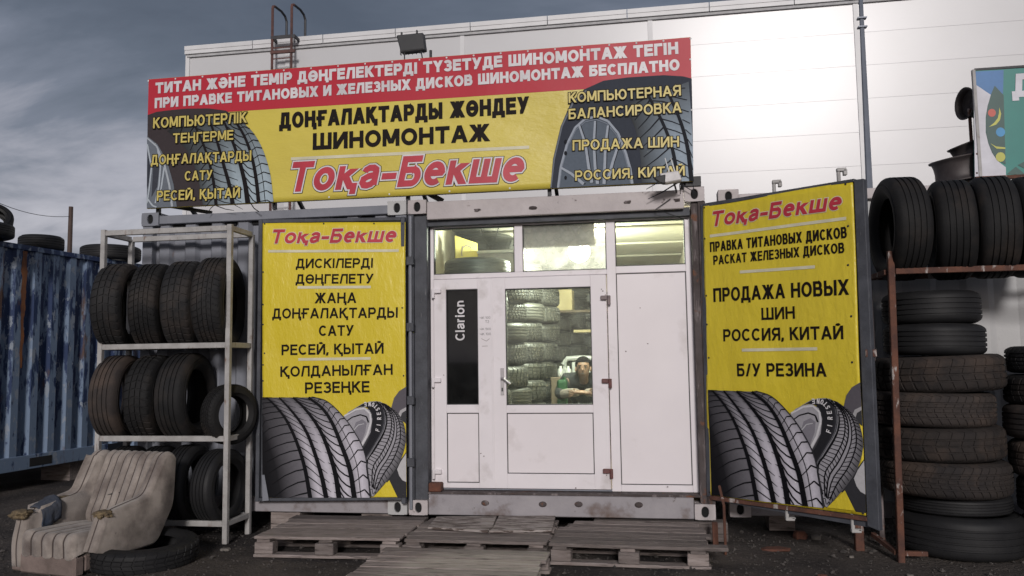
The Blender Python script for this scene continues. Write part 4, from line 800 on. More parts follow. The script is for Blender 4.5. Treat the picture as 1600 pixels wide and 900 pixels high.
# ---- left board banner
bl = thing('banner', 'yellow tyre shop banner on the left door leaf, first black line ДИСКІЛЕРДІ', 'banner', (-.62, -.09, .3), 'yellow banners on the open container doors')
canvas(LB, [(410, 347), (632.5, 347), (635, 777), (411, 778)], 'yellow', bl)
PB = lambda p: LB.uv(*p)
write(LB, 'Тоқа-Бекше', (422, 380.5), (622, 378), 358.5, 'creamprint', bl, sw=.205, shear=.22, grow=.0055, h=.002)
write(LB, 'Тоқа-Бекше', (422, 380.5), (622, 378), 358.5, 'redprint', bl, sw=.205, shear=.22, h=.0045)
for a, b in (((419, 392.5), (623, 391.5)), ((465, 449), (580, 448.5)), ((466, 561.5), (580, 560))): line(LB, a, b, .022, 'creamprint', bl)
for tx, a, b, vt in (('ДИСКІЛЕРДІ', (462, 419), (583, 418.5), 404), ('ДӨҢГЕЛЕТУ', (462, 443.5), (584, 443), 428.5), ('ЖАҢА', (492, 474), (557, 473.5), 457.5), ('ДОҢҒАЛАҚТАРДЫ', (426, 498), (622, 496.5), 482),
                     ('САТУ', (498, 525), (553, 524.5), 508.5), ('РЕСЕЙ, ҚЫТАЙ', (440, 555), (600, 552.5), 538.5), ('ҚОЛДАНЫЛҒАН', (438, 589), (614, 585.5), 572.5), ('РЕЗЕҢКЕ', (476, 615), (578, 613), 597.5)):
    write(LB, tx, a, b, vt, 'blackprint', bl, sw=.185)
board_tyres(LB, PB, bl)
eyelets(LB, [(413, 349.5), (505, 349), (584, 349), (629, 349.5), (411.5, 425), (411.5, 476), (411.5, 507), (414, 552), (412, 570), (411.5, 595), (629, 481), (631, 587), (412, 640), (413, 700), (413, 773), (630, 773)], bl)
# ---- right board banner (normalised mapping of the same print)
qL = [(410, 347), (633, 347), (635, 777), (411, 778)]; qR = [(1098.5, 322.5), (1331, 283), (1352, 806), (1107, 773)]
cL = [LB.uv(*q) for q in qL]; cR = [RB.uv(*q) for q in qR]
def PBR(p):
    a, b = LB.uv(*p); s = (a-cL[0][0])/(cL[1][0]-cL[0][0]); t = (b-cL[0][1])/(cL[3][1]-cL[0][1])
    return tuple((cR[0][k]*(1-s)+cR[1][k]*s)*(1-t)+(cR[3][k]*(1-s)+cR[2][k]*s)*t for k in (0, 1))
br = thing('banner', 'yellow tyre shop banner on the right door leaf, last black line Б/У РЕЗИНА', 'banner', (2.9, -.5, .3), 'yellow banners on the open container doors')
canvas(RB, qR, 'yellow', br)
write(RB, 'Тоқа-Бекше', (1111, 354.5), (1319, 326.5), 331, 'creamprint', br, sw=.205, shear=.22, grow=.0055, h=.002)
write(RB, 'Тоқа-Бекше', (1111, 354.5), (1319, 326.5), 331, 'redprint', br, sw=.205, shear=.22, h=.0045)
for a, b in (((1110, 369), (1322, 341)), ((1156, 425), (1274, 417)), ((1160, 547), (1278, 545))): line(RB, a, b, .022, 'creamprint', br)
for tx, a, b, vt in (('ПРАВКА ТИТАНОВЫХ ДИСКОВ', (1110, 394), (1323, 371.5), 378.5), ('РАСКАТ ЖЕЛЕЗНЫХ ДИСКОВ', (1115, 414), (1319, 395), 399.5), ('ПРОДАЖА НОВЫХ', (1115, 472), (1327, 460.5), 450.5),
                     ('ШИН', (1190, 500), (1243, 498), 481), ('РОССИЯ, КИТАЙ', (1131, 533.5), (1319, 530), 514.5), ('Б/У РЕЗИНА', (1153, 588), (1293, 588.5), 568)):
    write(RB, tx, a, b, vt, 'blackprint', br, sw=.185)
board_tyres(RB, PBR, br)
eyelets(RB, [(1101, 324.5), (1321, 287.5), (1102, 373), (1104, 462), (1105, 507), (1108, 559), (1325, 353), (1325, 414), (1331, 494), (1333, 566), (1109, 769), (1348, 802), (1345, 700)], br, .008)
# ---- top banner
TB = PL((-2.39, -.06, 2.78), (1, 0, 0), (0, -1, 0), .007, 7.7)
bt = thing('banner', 'long red and yellow tyre shop banner across the container roofs', 'banner', (0, -.05, 2.78))
canvas(TB, [(232, 124), (1079, 58), (1083.7, 282.8), (229.6, 326)], 'yellowtop', bt, nu=80, nv=24, th=.02)
mb = MB(); q = [(232.3, 124.2), (1078.8, 58.3), (1080.3, 129), (231, 183)]; c = [TB.uv(*p) for p in q]; nn = 60
for i in range(nn):
    for j in range(6):
        P = lambda s, t: TB.pt((c[0][0]*(1-s)+c[1][0]*s)*(1-t)+(c[3][0]*(1-s)+c[2][0]*s)*t, (c[0][1]*(1-s)+c[1][1]*s)*(1-t)+(c[3][1]*(1-s)+c[2][1]*s)*t, .0012)
        mb.add([P(i/nn, j/6), P((i+1)/nn, j/6), P((i+1)/nn, (j+1)/6), P(i/nn, (j+1)/6)], [(0, 1, 2, 3)])
build('printed_band', mb, M['redband'], bt)
banner_tyres(TB, bt)
for tx, a, b, vt, m, sw in (('ТИТАН ЖӘНЕ ТЕМІР ДӨҢГЕЛЕКТЕРДІ ТҮЗЕТУДЕ ШИНОМОНТАЖ ТЕГІН', (243, 146.5), (1060, 84.5), 129.5, 'whiteprint', .25),
                            ('ПРИ ПРАВКЕ ТИТАНОВЫХ И ЖЕЛЕЗНЫХ ДИСКОВ ШИНОМОНТАЖ БЕСПЛАТНО', (242, 169.5), (1062, 110), 153.5, 'whiteprint', .25),
                            ('ДОҢҒАЛАҚТАРДЫ ЖӨНДЕУ', (437, 201.5), (827, 177), 176.5, 'blackprint', .235), ('ШИНОМОНТАЖ', (489, 234.5), (765, 220.5), 208.5, 'blackprint', .235)):
    write(TB, tx, a, b, vt, m, bt, sw=sw, h=.005, gap=.17)
for tx, a, b, vt in (('КОМПЬЮТЕРЛІК', (241, 201.5), (387, 192.5), 185), ('ТЕҢГЕРМЕ', (272, 224.5), (366, 219), 209.5), ('ДОҢҒАЛАҚТАРДЫ', (238, 258.5), (394, 251.5), 243), ('САТУ', (290, 283), (333, 281), 268), ('РЕСЕЙ, ҚЫТАЙ', (247, 314.5), (376, 309), 299),
                     ('КОМПЬЮТЕРНАЯ', (889, 162), (1064, 150), 146), ('БАЛАНСИРОВКА', (889, 187.5), (1065, 176.5), 171.5), ('ПРОДАЖА ШИН', (895, 236), (1061, 230), 220), ('РОССИЯ, КИТАЙ', (899, 283), (1070, 275), 267.5)):
    write(TB, tx, a, b, vt, 'blackprint', bt, sw=.17, grow=.0065, h=.0150); write(TB, tx, a, b, vt, 'yellowprint', bt, sw=.17, h=.0175)
write(TB, 'Тоқа-Бекше', (449, 300.5), (826, 283), 254, 'blackprint', bt, sw=.205, shear=.22, grow=.017, h=.002)
write(TB, 'Тоқа-Бекше', (449, 300.5), (826, 283), 254, 'whiteprint', bt, sw=.205, shear=.22, grow=.012, h=.0045)
write(TB, 'Тоқа-Бекше', (449, 300.5), (826, 283), 254, 'redprint', bt, sw=.205, shear=.22, h=.007)
line(TB, (455, 248.5), (827, 230), .026, 'creamprint', bt)
ey = [(232+847*i/20, 124.2-66*i/20+2.4) for i in range(21)]
eyelets(TB, ey+[(232+847*i/9, 325-41.5*i/9-3) for i in range(1, 9)]+[(1078.5, 93), (1080, 172)], bt, .008, 'whiteplastic')
# frame carrying the top banner
fr = thing('sign_gantry', 'dark steel frame and struts holding up the long roof banner', 'frame', (0, .1, 2.75))
for z in (2.80, 3.36, 3.93): mb = MB(); mb.box(-2.36, 2.33, -.035, -.005, z-.015, z+.015); build('rail', mb, M['darksteel'], fr)
for x in (-2.30, -1.2, .0, 1.2, 2.29):
    mb = MB(); mb.box(x-.015, x+.015, -.034+.03, .03, CT+.02 if False else CT-.02, 3.94); build('post', mb, M['darksteel'], fr)
    mb = MB(); mb.bar((x+.0, .02, 3.2), (x+.0, .75, CT), .03, .03); build('strut', mb, M['darksteel'], fr)
mb = MB(); mb.bar((-2.36, .02, 2.84), (-1.85, .12, CT+.0), .03, .03); build('strut', mb, M['darksteel'], fr)
mb = MB(); mb.bar((.05, .02, 2.88), (.28, .1, CT+.0), .03, .04); build('strut', mb, M['darksteel'], fr)
mb = MB(); mb.box(2.29, 2.41, -.03, .06, CT+.003, 2.83); build('post', mb, M['darksteel'], fr)
for i in range(0, 6):
    q0, q1 = onY(240+160*i, 326-8.2*i, -.03), None
# ---- floodlight on the banner
fq = onY(642, 67, .08)
fl = thing('floodlight', 'black rectangular floodlight standing on top of the long banner', 'floodlight', (fq.x, .08, 3.95))
def quadbox(mb, pts, y0, dy, dz=0.):
    f = [onY(u, v, y0) for u, v in pts]; b = [p+Vector((0, dy, dz)) for p in f]; mb.add(f+b, [(0, 1, 2, 3), (7, 6, 5, 4), (0, 4, 5, 1), (1, 5, 6, 2), (2, 6, 7, 3), (3, 7, 4, 0)])
mb = MB(); quadbox(mb, [(619, 54.5), (661, 50.5), (664.5, 77.5), (626, 82)], .05, .07); build('housing', mb, M['darksteel'], fl, bevel=.008)
mb = MB(); quadbox(mb, [(622, 57), (658, 53.5), (661, 75.5), (628, 79)], .046, .003); build('lens', mb, M['black'], fl)
for i in range(7):
    mb = MB(); a = onY(621+i*6, 54-i*.6, .05); mb.box(a.x, a.x+.004, .125, .155, a.z-.15, a.z-.01); build('cooling_fin', mb, M['darksteel'], fl)
for u in (627, 651): mb = MB(); a = onY(u, 53 if u < 640 else 50, .05); mb.box(a.x-.006, a.x+.006, .05, .07, a.z-.01, a.z+.018); build('clip', mb, M['darksteel'], fl)
for u0, u1, v in ((632, 632, 93), (658, 660.5, 91)):
    mb = MB(); a = onY(u0, 80, .07); b = onY(u1, v+3, .03); mb.tube([a, b], .006, 6); build('leg', mb, M['darksteel'], fl)
sq_ = onY(673, 86, .0); mb = MB(); mb.tube([(sq_.x, .0, 3.92), (sq_.x, .0, sq_.z+.04)], .012, 8); tag(build('pipe_stub', mb, M['darksteel'], loc=(sq_.x, 0, 3.92)), 'short dark pipe stub beside the floodlight above the banner', 'pipe')
# ---- small camera with aerials in front of the banner
cq = onY(1048, 276, -.22)
cm = thing('security_camera', 'small white outdoor camera with two aerials in front of the long banner', 'camera', (cq.x, -.22, 2.76))
mb = MB(); quadbox(mb, [(1030, 271), (1060, 266), (1066, 281), (1039, 286)], -.26, .09); build('housing', mb, M['camwhite'], cm, bevel=.008)
mb = MB(); quadbox(mb, [(1021, 277), (1040, 272), (1039, 287), (1030, 285)], -.27, .06); build('lens_hood', mb, M['gasket'], cm, bevel=.006)
for (u0, v0), (u1, v1) in (((1046, 271), (1039, 247)), ((1055, 270), (1048, 247))): mb = MB(); mb.tube([onY(u0, v0, -.2), onY(u1, v1, -.2)], [.006, .004], 6); build('aerial', mb, M['whiteplastic'], cm)
mb = MB(); mb.tube([onY(1052, 284, -.2), onY(1055, 292, -.12), onY(1057, 300, -.015)], .008, 6); build('bracket', mb, M['darksteel'], cm)
mb = MB(); mb.tube([onY(1060, 278, -.2), onY(1066, 270, -.19), onY(1062, 290, -.15), onY(1063, 303, -.02)], .004, 5); build('cable', mb, M['gasket'], cm)
# ------------------------------------------------------------------ glazed shop front
DY = .12
en = thing('shop_entrance', 'white plastic glazed shop front with double door filling the container opening', 'door', (1.24, DY, .345))
def pw_(u, v): q = onY(u, v, DY); return q.x, q.z
X0, X1, ZB, ZT = .160, 2.326, .345, 2.575
XL, XM, XR = .192, 1.640, 1.690          # leaf left edge, leaf right edge / jamb / right bay
XS_ = .690; ZH = 2.085
def member(x0, x1, z0, z1, y0=DY, y1=DY+.07, nm='frame', m='pvc', par=None, bv=.004):
    mb = MB(); mb.box(x0, x1, y0, y1, z0, z1); return build(nm, mb, M[m], par or en, bevel=bv)
member(X0, X1, ZT-.052, ZT); member(X0, XL-.003, ZB, ZT-.052); member(X1-.050, X1, ZB, ZT-.052); member(XM+.004, XR+.028, ZB, ZT-.052)
member(XL-.003, XM+.004, ZH+.004, ZH+.045); member(.882, .952, ZH+.045, ZT-.052); member(XR+.028, X1-.050, 2.092, 2.150); member(XR+.028, X1-.05, ZB, ZB+.055)
member(XL-.003, XM+.004, ZB-.0, ZB+.014, nm='threshold', m='greymetal')
def opening(x0, x1, z0, z1, kind, par, y=DY, m='glass', lab=None):
    g = .007
    mb = MB()
    for a, b, c, d in ((x0, x0+g, z0, z1), (x1-g, x1, z0, z1), (x0+g, x1-g, z0, z0+g), (x0+g, x1-g, z1-g, z1)): mb.box(a, b, y+.008, y+.05, c, d)
    build('gasket', mb, M['gasket'], par)
    mb = MB()
    if kind == 'glass': mb.box(x0+g, x1-g, y+.024, y+.028, z0+g, z1-g); o = build('pane', mb, M[m], par)
    else: mb.box(x0+g, x1-g, y+.010, y+.04, z0+g, z1-g); o = build('panel', mb, M['pvcpanel'], par)
    if lab: tag(o, lab)
    return o
opening(XL-.003+.0, .882, ZH+.045, ZT-.052, 'glass', en); opening(.952, XM+.004, ZH+.045, ZT-.052, 'glass', en, m='glass_lamp'); opening(XR+.028, X1-.05, 2.150, ZT-.052, 'glass', en)
opening(XR+.028, X1-.05, ZB+.055, 2.092, 'panel', en)
def leaf(x0, x1, z0, z1, xi0, xi1, zp0, zp1, zg0, zg1, gm, lab):
    mb = MB(); y0 = DY-.018; y1 = DY+.06
    for a, b, c, d in ((x0, xi0, z0, z1), (xi1, x1, z0, z1), (xi0, xi1, z0, zp0), (xi0, xi1, zp1, zg0), (xi0, xi1, zg1, z1)): mb.box(a, b, y0, y1, c, d)
    o = tag(build('door_leaf', mb, M['pvc'], en, bevel=.003), lab)
    opening(xi0, xi1, zp0, zp1, 'panel', o, y0); return o, opening(xi0, xi1, zg0, zg1, 'glass', o, y0, gm)
l1, p1 = leaf(XL, XS_-.003, ZB+.018, ZH, .298, .569, .405, .972, 1.040, 1.998, 'darkglass', 'narrow left door leaf with a dark sign in its tall pane')
l2, p2 = leaf(XS_+.003, XM-.003, ZB+.018, ZH, .802, 1.510, .482, .970, 1.034, 1.990, 'glass', 'wide right door leaf with handle and large clear pane')
mb = MB(); mb.box(XS_-.010, XS_+.010, DY-.022, DY-.018, ZB+.02, ZH-.002); build('cover_strip', mb, M['pvc'], l2, bevel=.001)
# handle and lock
q = onY(785, 600, DY-.02); mb = MB(); mb.box(q.x-.014, q.x+.014, DY-.028, DY-.018, q.z-.09, q.z+.13); mb.tube([(q.x, DY-.02, q.z+.05), (q.x, DY-.065, q.z+.05), (q.x+.02, DY-.068, q.z+.045), (q.x+.075, DY-.066, q.z+.0)], .009, 8); build('handle', mb, M['chrome'], l2, bevel=.003)
mb = MB(); mb.box(q.x-.006, q.x+.006, DY-.031, DY-.027, q.z-.06, q.z-.03); build('keyhole', mb, M['gasket'], l2)
for (u, v), m, par, s in (((949, 466), 'hingegrey', l2, 1), ((951, 596), 'hingebrown', l2, 1), ((953, 737), 'hingebrown', l2, 1), ((679, 456), 'pvc', l1, -1), ((679, 595), 'pvc', l1, -1), ((680, 738), 'pvc', l1, -1)):
    q = onY(u, v, DY-.03); mb = MB(); x = q.x
    mb.box(min(x-.055*s, x), max(x-.055*s, x), DY-.045, DY-.017, q.z-.018+.005, q.z+.022); mb.tube([(x+.012*s, DY-.035, q.z-.055), (x+.012*s, DY-.035, q.z+.022)], .015, 8); build('hinge', mb, M[m], par, bevel=.004)
# sign sheet behind the left pane with white lettering, handwriting on the stile
HB = PL((.298, DY-.018+.0225, 1.04), (1, 0, 0), (0, -1, 0), 0, 0)
mb = MB(); mb.box(.300, .567, DY+.014, DY+.017, 1.042, 1.996); sg = build('sign_sheet', mb, M['black'], l1)
a0, b0 = HB.uv(727, 532); a1, b1 = HB.uv(727, 470); hh = abs(HB.uv(712, 500)[0]-a0); mb = MB()
for g in glyphs('Clarion', b1-b0, hh, hh*.17, .22):
    mb.add([Vector((HB.o.x+a0-y, DY-.0195+.006, HB.o.z+b0+x)) for x, y, l in g], [(0, 1, 2, 3)])
for i, v in enumerate(mb.v): v.y -= .0003*(i//4 % 4)
build('lettering', mb, M['whiteprint'], l1)
SP = PL((.6, DY-.0195, 1.0), (1, 0, 0), (0, -1, 0), 0, 0)
for tx, a, b, vt in (('ЧК 100', (750, 498.5), (766, 498), 494.8), ('Т2', (758, 504.5), (764, 504.5), 500.5), ('ЧК 500', (750, 516), (767, 515.5), 512.6), ('ЧК 100', (750, 524), (767, 523.5), 520.3)):
    write(SP, tx, a, b, vt, 'gasket', l1, sw=.10, h=.0006)
for a, b in (((752, 529), (760, 533)), ((760, 533), (765, 529)), ((753, 541), (762, 540.5))): line(SP, a, b, .003, 'hingegrey', l1, h=.0008, name='scribble')
random.seed(3)
for u, v in ((1000, 481), (1012, 537), (978, 549), (1043, 760), (900, 762), (752, 708), (757, 712), (940, 452), (942, 455), (946, 461), (948, 742), (694, 586)):
    q = onY(u, v, DY+.0); mb = MB(); y = DY+.008 if 965 < u < 1080 and v < 757 else DY-.019
    mb.add([(q.x+rnd(.003, .009)*math.cos(t*1.05), y, q.z+rnd(.002, .007)*math.sin(t*1.05)) for t in range(6)]+[(q.x, y-.003, q.z)], [(i, (i+1) % 6, 6) for i in range(6)]); build('scuff', mb, M['hingegrey'], en)
# old foam along the head of the frame, brick end at the left foot
mb = MB(); k = 0
for u in range(684, 950, 9):
    q = onY(u, 351-.0*u, DY); s = rnd(.012, .028); mb.tube([(q.x-.03, DY-.008, ZT-.015+rnd(-.008, .006)), (q.x+.03, DY-.012, ZT-.012+rnd(-.008, .008))], [s*.7, s*.5], 6)
build('foam_sealant', mb, M['inwall'], en, smooth=True)
q = onY(674, 760, .02); mb = MB(); mb.box(.165, .27, -.0, .09, Z0+.184, Z0+.255); tag(build('brick', mb, M['brickred'], loc=(.2, .05, Z0+.18), bevel=.008), 'short broken brick on the sill left of the white door', 'brick')
# ------------------------------------------------------------------ tyres
def tyre_mesh(name, Rr, wd, kind, bead=.62, mt='tyre', nb=34, lo=False):
    """axis along local z, centre at the origin; open ring with tread grooves and blocks"""
    rb = Rr*bead; hw = wd/2; gd = .009 if not lo else .006
    P = [(rb, -.60*hw), (rb+.012, -.70*hw), (rb+.02, -.80*hw), ((rb+Rr)/2-.02, -.985*hw), ((rb+Rr)/2+.01, -.99*hw), (Rr-.055, -.95*hw), (Rr-.045, -.97*hw), (Rr-.028, -.90*hw)]
    tread = [(Rr-.012, -.80*hw, 1), (Rr-.003, -.68*hw, 1)]
    ns = {'rib': [-.46, -.16, .16, .46], 'block': [-.36, 0, .36], 'fine': [-.42, -.14, .14, .42]}[kind]
    if lo: ns = [-.36, 0, .36]
    for c in ns: tread += [(Rr, (c-.055)*hw, 1), (Rr-gd, (c-.04)*hw, 0), (Rr-gd, (c+.04)*hw, 0), (Rr, (c+.055)*hw, 1)]
    tread += [(Rr-.003, .68*hw, 1), (Rr-.012, .80*hw, 1)]
    prof = [(r, z, 0) for r, z in P]+tread+[(r, -z, 0) for r, z in reversed(P)]+[(rb+.014, .52*hw, 0), ((rb+Rr)/2, .84*hw, 0), (Rr-.026, .66*hw, 0), (Rr-.02, 0, 0), (Rr-.026, -.66*hw, 0), ((rb+Rr)/2, -.84*hw, 0), (rb+.014, -.52*hw, 0)]
    m = len(prof); vs = []
    if kind == 'rib' or lo: angs = [(2*math.pi*i/(64 if not lo else 28), 0) for i in range(64 if not lo else 28)]; skew = 0
    else:
        angs = []
        if kind == 'fine': nb = 46
        for i in range(nb):
            a = 2*math.pi*i/nb; d = 2*math.pi/nb; angs += [(a, 0), (a+d*.76, 0), (a+d*.80, 1), (a+d*.97, 1)]
        skew = .10 if kind == 'block' else .16
    nseg = len(angs)
    for a, low in angs:
        for r, z, tr in prof:
            aa = a+(skew*abs(z/hw) if tr else skew*.8*0); rr = r-(gd*.75 if (low and tr) else 0)
            vs.append((rr*math.cos(aa), rr*math.sin(aa), z))
    fs = [(k*m+i, ((k+1) % nseg)*m+i, ((k+1) % nseg)*m+(i+1) % m, k*m+(i+1) % m) for k in range(nseg) for i in range(m)]
    me = bpy.data.meshes.new(name); me.from_pydata(vs, [], fs); me.shade_smooth()
    bm = bmesh.new(); bm.from_mesh(me); bmesh.ops.recalc_face_normals(bm, faces=bm.faces)
    for e_ in bm.edges:
        if len(e_.link_faces) == 2 and e_.calc_face_angle(0) > R(32): e_.smooth = False
    bm.to_mesh(me); bm.free(); me.materials.append(M[mt]); return me
TM = {}
def tyre(label, group, c, Rr, wd, kind, ax=(0, 0, 1), spin=0., mt='tyre', bead=.62, lo=False):
    key = (round(Rr, 3), round(wd, 3), kind, mt, bead, lo)
    if key not in TM: TM[key] = tyre_mesh('tyre', Rr, wd, kind, bead, mt, lo=lo)
    o = bpy.data.objects.new('tyre', TM[key]); COL.objects.link(o); o.location = c
    o.rotation_euler = (Vector(ax).normalized().to_track_quat('Z', 'Y').to_matrix() @ Matrix.Rotation(spin, 3, 'Z')).to_euler()
    return tag(o, label, 'tyre', group)
def upright(px_l, px_r, y, Rr, wd): pass
ORD = ['leftmost', 'second', 'third', 'fourth', 'fifth', 'sixth', 'seventh', 'eighth', 'ninth', 'tenth', 'eleventh', 'twelfth']
# --- left rack
FY, BY = -.466, -.10
xl, xr = -2.478, -1.349
rk = thing('tyre_rack', 'pale welded steel rack holding used tyres left of the yellow banner', 'rack', (-1.9, -.28, 0))
h = .02
for x in (xl, xr):
    for y in (FY, BY): mb = MB(); mb.box(x-h, x+h, y-h, y+h, 0, 2.53 if y == FY else 2.50); build('post', mb, M['rack'], rk, bevel=.003)
for z in (2.50, 1.555, .815, .155):
    for y in (FY, BY): mb = MB(); mb.box(xl+h+.001, xr-h-.001, y-.018, y+.018, z-.022, z+.022); build('rail', mb, M['rack'], rk, bevel=.003)
    for x in (xl, xr): mb = MB(); mb.box(x-.018, x+.018, FY+h+.001, BY-h-.001, z-.021, z+.021); build('cross_bar', mb, M['rack'], rk, bevel=.003)
def rest(Rr, z, span=(BY-FY)/2): return z+.022+math.sqrt(Rr*Rr-span*span)
yc = (FY+BY)/2
for i, (px_, Rr, wd, kd, lean) in enumerate(((190, .368, .25, 'block', .24), (244, .362, .245, 'fine', .27), (294, .368, .25, 'block', .25), (343, .378, .255, 'fine', .21))):
    x = onY(px_, 465, yc).x
    tyre(f'{["leftmost", "second", "third", "rightmost"][i]} dark used tyre on the top shelf of the pale rack', 'tyres standing on the pale rack', (x, yc, rest(Rr, 1.555)), Rr, wd, kd, (1, lean, .0), i*1.1)
for i, (px_, Rr, wd, kd, lean) in enumerate(((189, .352, .24, 'rib', .16), (241, .35, .235, 'block', .16), (292, .356, .25, 'rib', .10))):
    x = onY(px_, 615, yc).x
    tyre(['leftmost grey used tyre on the middle shelf of the pale rack', 'second ribbed used tyre on the middle shelf of the pale rack', 'ribbed tyre with a brown worn patch and open hole on the middle shelf'][i], 'tyres standing on the pale rack', (x, yc, rest(Rr, .815)), Rr, wd, kd, (1, lean, .0), i*.7, 'tyrebrown' if i == 0 else 'tyre')
tyre('small tyre at the right end of the middle shelf of the pale rack', 'tyres standing on the pale rack', (onY(357, 637, yc-.05).x, yc-.03, rest(.243, .815)), .243, .17, 'fine', (1, -.42, 0), .3, 'tyre', .60)
for i, (px_, Rr, lean) in enumerate(((200, .31, .1), (250, .31, .1), (296, .315, .05), (345, .30, -.1))):
    x = onY(px_, 750, yc).x
    tyre(f'{["leftmost", "second", "third", "rightmost"][i]} tyre in the shade on the bottom shelf behind the armchair', 'tyres standing on the pale rack', (x, yc, rest(Rr, .155)), Rr, .20, 'rib', (1, lean, 0), i, 'tyrenew')
p = onZ(250, 868, .1)
tyre('large tyre lying flat on the dirt in front of the armchair', None, (-1.64, -1.09, .085), .375, .165, 'block', (.04, -.05, 1), .4, 'tyrenew', .60)
# --- rusty rack on the right
FY2, BY2 = -.453, -.02
r0 = 3.655
rr = thing('rusty_rack', 'rust streaked steel rack carrying a row of large used tyres on the right', 'rack', (4.4, -.25, 0))
mb = MB(); mb.tube([(3.628, FY2, -.02), (3.640, FY2, .7), (3.655, FY2, 1.4), (3.668, FY2, 2.13)], .031, 4, sq=True); build('post', mb, M['rust'], rr, bevel=.004)
mb = MB(); mb.box(3.60, 3.64, BY2-.02, BY2+.02, 0, 2.06); build('post', mb, M['darkrust'], rr, bevel=.003)
for y in (FY2, BY2): mb = MB(); mb.box(5.40, 5.44, y-.02, y+.02, 0, 2.06); build('post', mb, M['rust'], rr, bevel=.003)
mb = MB(); mb.box(3.692, 5.40, FY2-.02, FY2+.02, 1.965, 2.005); build('rail', mb, M['rust'], rr, bevel=.003)
mb = MB(); mb.box(3.64, 5.40, BY2-.02, BY2+.02, 1.965, 2.005); build('rail', mb, M['rust'], rr, bevel=.003)
for x in (3.645, 5.42): mb = MB(); mb.box(x-.018, x+.018, FY2+.03, BY2-.021, 1.965, 2.003); build('cross_bar', mb, M['rust'], rr, bevel=.003)
mb = MB(); mb.bar(onY(1403, 865, FY2-.0)+Vector((0, .03, .0)), onY(1364, 835, BY2-.1), .03, .03); build('brace', mb, M['rust'], rr)
mb = MB(); mb.box(3.655, 3.80, FY2-.01, FY2+.02, .03, .06); build('foot_bar', mb, M['rust'], rr)
yc2 = (FY2+BY2)/2; sp = (BY2-FY2)/2
for i, (px_, Rr, wd, kd, lean, lab) in enumerate(((1403, .378, .25, 'rib', .03, 'largest left tyre with its hole showing on the rusty rack'), (1482, .36, .26, 'rib', -.17, 'second tyre from the rusty post on top of the rusty rack'),
        (1545, .366, .262, 'rib', -.15, 'third tyre from the rusty post on top of the rusty rack'), (1608, .36, .26, 'rib', -.12, 'fourth tyre on top of the rusty rack at the photo edge'))):
    x = onY(px_, 350, yc2).x
    tyre(lab, 'tyres standing on the rusty rack', (x, yc2-.02, 2.005+math.sqrt(Rr*Rr-sp*sp)-.002), Rr, wd, kd, (1, lean, .0), i*.9, 'tyre', .60)
# --- stacks on the right
def stack(rows, grp, where, lx):
    z = 0
    names = ['lowest', 'second lowest', 'third from the bottom', 'fourth from the bottom', 'fifth from the bottom', 'sixth from the bottom', 'seventh from the bottom', 'eighth from the bottom', 'ninth from the bottom', 'tenth from the bottom']
    for i, (cx_, cy_, Rr, wd, kd, mt, tl) in enumerate(rows):
        z += wd/2
        nm = names[i] if i < len(rows)-1 else 'topmost'
        tyre(f'{nm} {lx[i] if i < len(lx) else "used"} tyre of {where}', grp, (cx_, cy_, z), Rr, wd, kd, (tl, -.0, 1), i*1.3, mt); z += wd/2+.001
SX = lambda u: onY(u, 680, -.13).x
stack([(SX(1491), -.10, .43, .285, 'rib', 'tyrenew', .015), (SX(1485), -.10, .375, .125, 'rib', 'tyrenew', .0), (SX(1472), -.12, .432, .245, 'fine', 'tyrebrown', .02), (SX(1466), -.12, .43, .235, 'block', 'tyrebrown', -.01),
       (SX(1458), -.12, .415, .24, 'fine', 'tyrebrown', .02), (SX(1472), -.12, .432, .255, 'block', 'tyrebrown', -.03), (SX(1470), -.10, .34, .225, 'rib', 'tyrenew', .02), (SX(1468), -.10, .33, .235, 'rib', 'tyrenew', 0)],
      'tyres stacked behind the rusty post', 'the tall stack behind the rusty post', ['wide black', 'narrow ribbed', 'muddy', 'brown dusty', 'brown dusty', 'widest brown', 'ribbed black', 'ribbed black'])
stack([(4.84, -.30, .36, .29, 'block', 'tyrenew', 0), (4.83, -.30, .36, .26, 'fine', 'tyre', .02), (4.80, -.30, .37, .25, 'block', 'tyrebrown', 0), (4.77, -.28, .355, .235, 'rib', 'tyrebrown', .03), (4.80, -.26, .36, .21, 'block', 'tyre', 0), (4.82, -.24, .35, .19, 'fine', 'tyrenew', .03)],
      'tyres stacked at the right photo edge', 'the stack cut by the right photo edge', ['black', 'dusty', 'grey-brown', 'brown', 'dusty', 'black'])
# --- tyres on the blue container roof
def onroof(u, z): p = onZ(u, 385, z); return p
for lab, u0, u1, v0, wd in (('flat tyre on the blue container roof left of the wooden pole', 33, 97, 370, .19), ('flat tyre on the blue container roof beside the pale rack', 130, 217, 386, .20)):
    q = None; best = None
    for k in range(200):
        t = 6+k*.05; d = ray((u0+u1)/2, v0); P_ = CAM+d*t
        if best is None or abs(P_.z-(BT-.01+wd)) < best[0]: best = (abs(P_.z-(BT-.01+wd)), t, P_)
    t = best[1]; Rr = (u1-u0)/2*t/FPX; c = best[2]; 
    s = (c-A).dot(dB); c = A+dB*s+nB*(-.06-Rr*.55); d2 = (c-CAM).dot(FW); Rr = (u1-u0)/2*d2/FPX
    c = CAM+ray((u0+u1)/2, v0)*d2; tyre(lab, 'tyres lying on the blue container', (c.x, c.y, BT-.01+wd/2), min(Rr, .42), wd, 'rib', (0, 0, 1), .3, 'tyrenew')
c = CAM+ray(2, 352)*8.9
tyre('small tyre leaning on the blue container roof at the left photo edge', 'tyres lying on the blue container', (c.x-.14, c.y, BT+.19), .22, .17, 'rib', (.55, -.5, .55), .3, 'tyrenew')
tyre('flat tyre under the leaning one on the blue container roof at the left edge', 'tyres lying on the blue container', (c.x-.26, c.y-.05, BT+.07), .36, .16, 'rib', (0, 0, 1), .3, 'tyrenew')
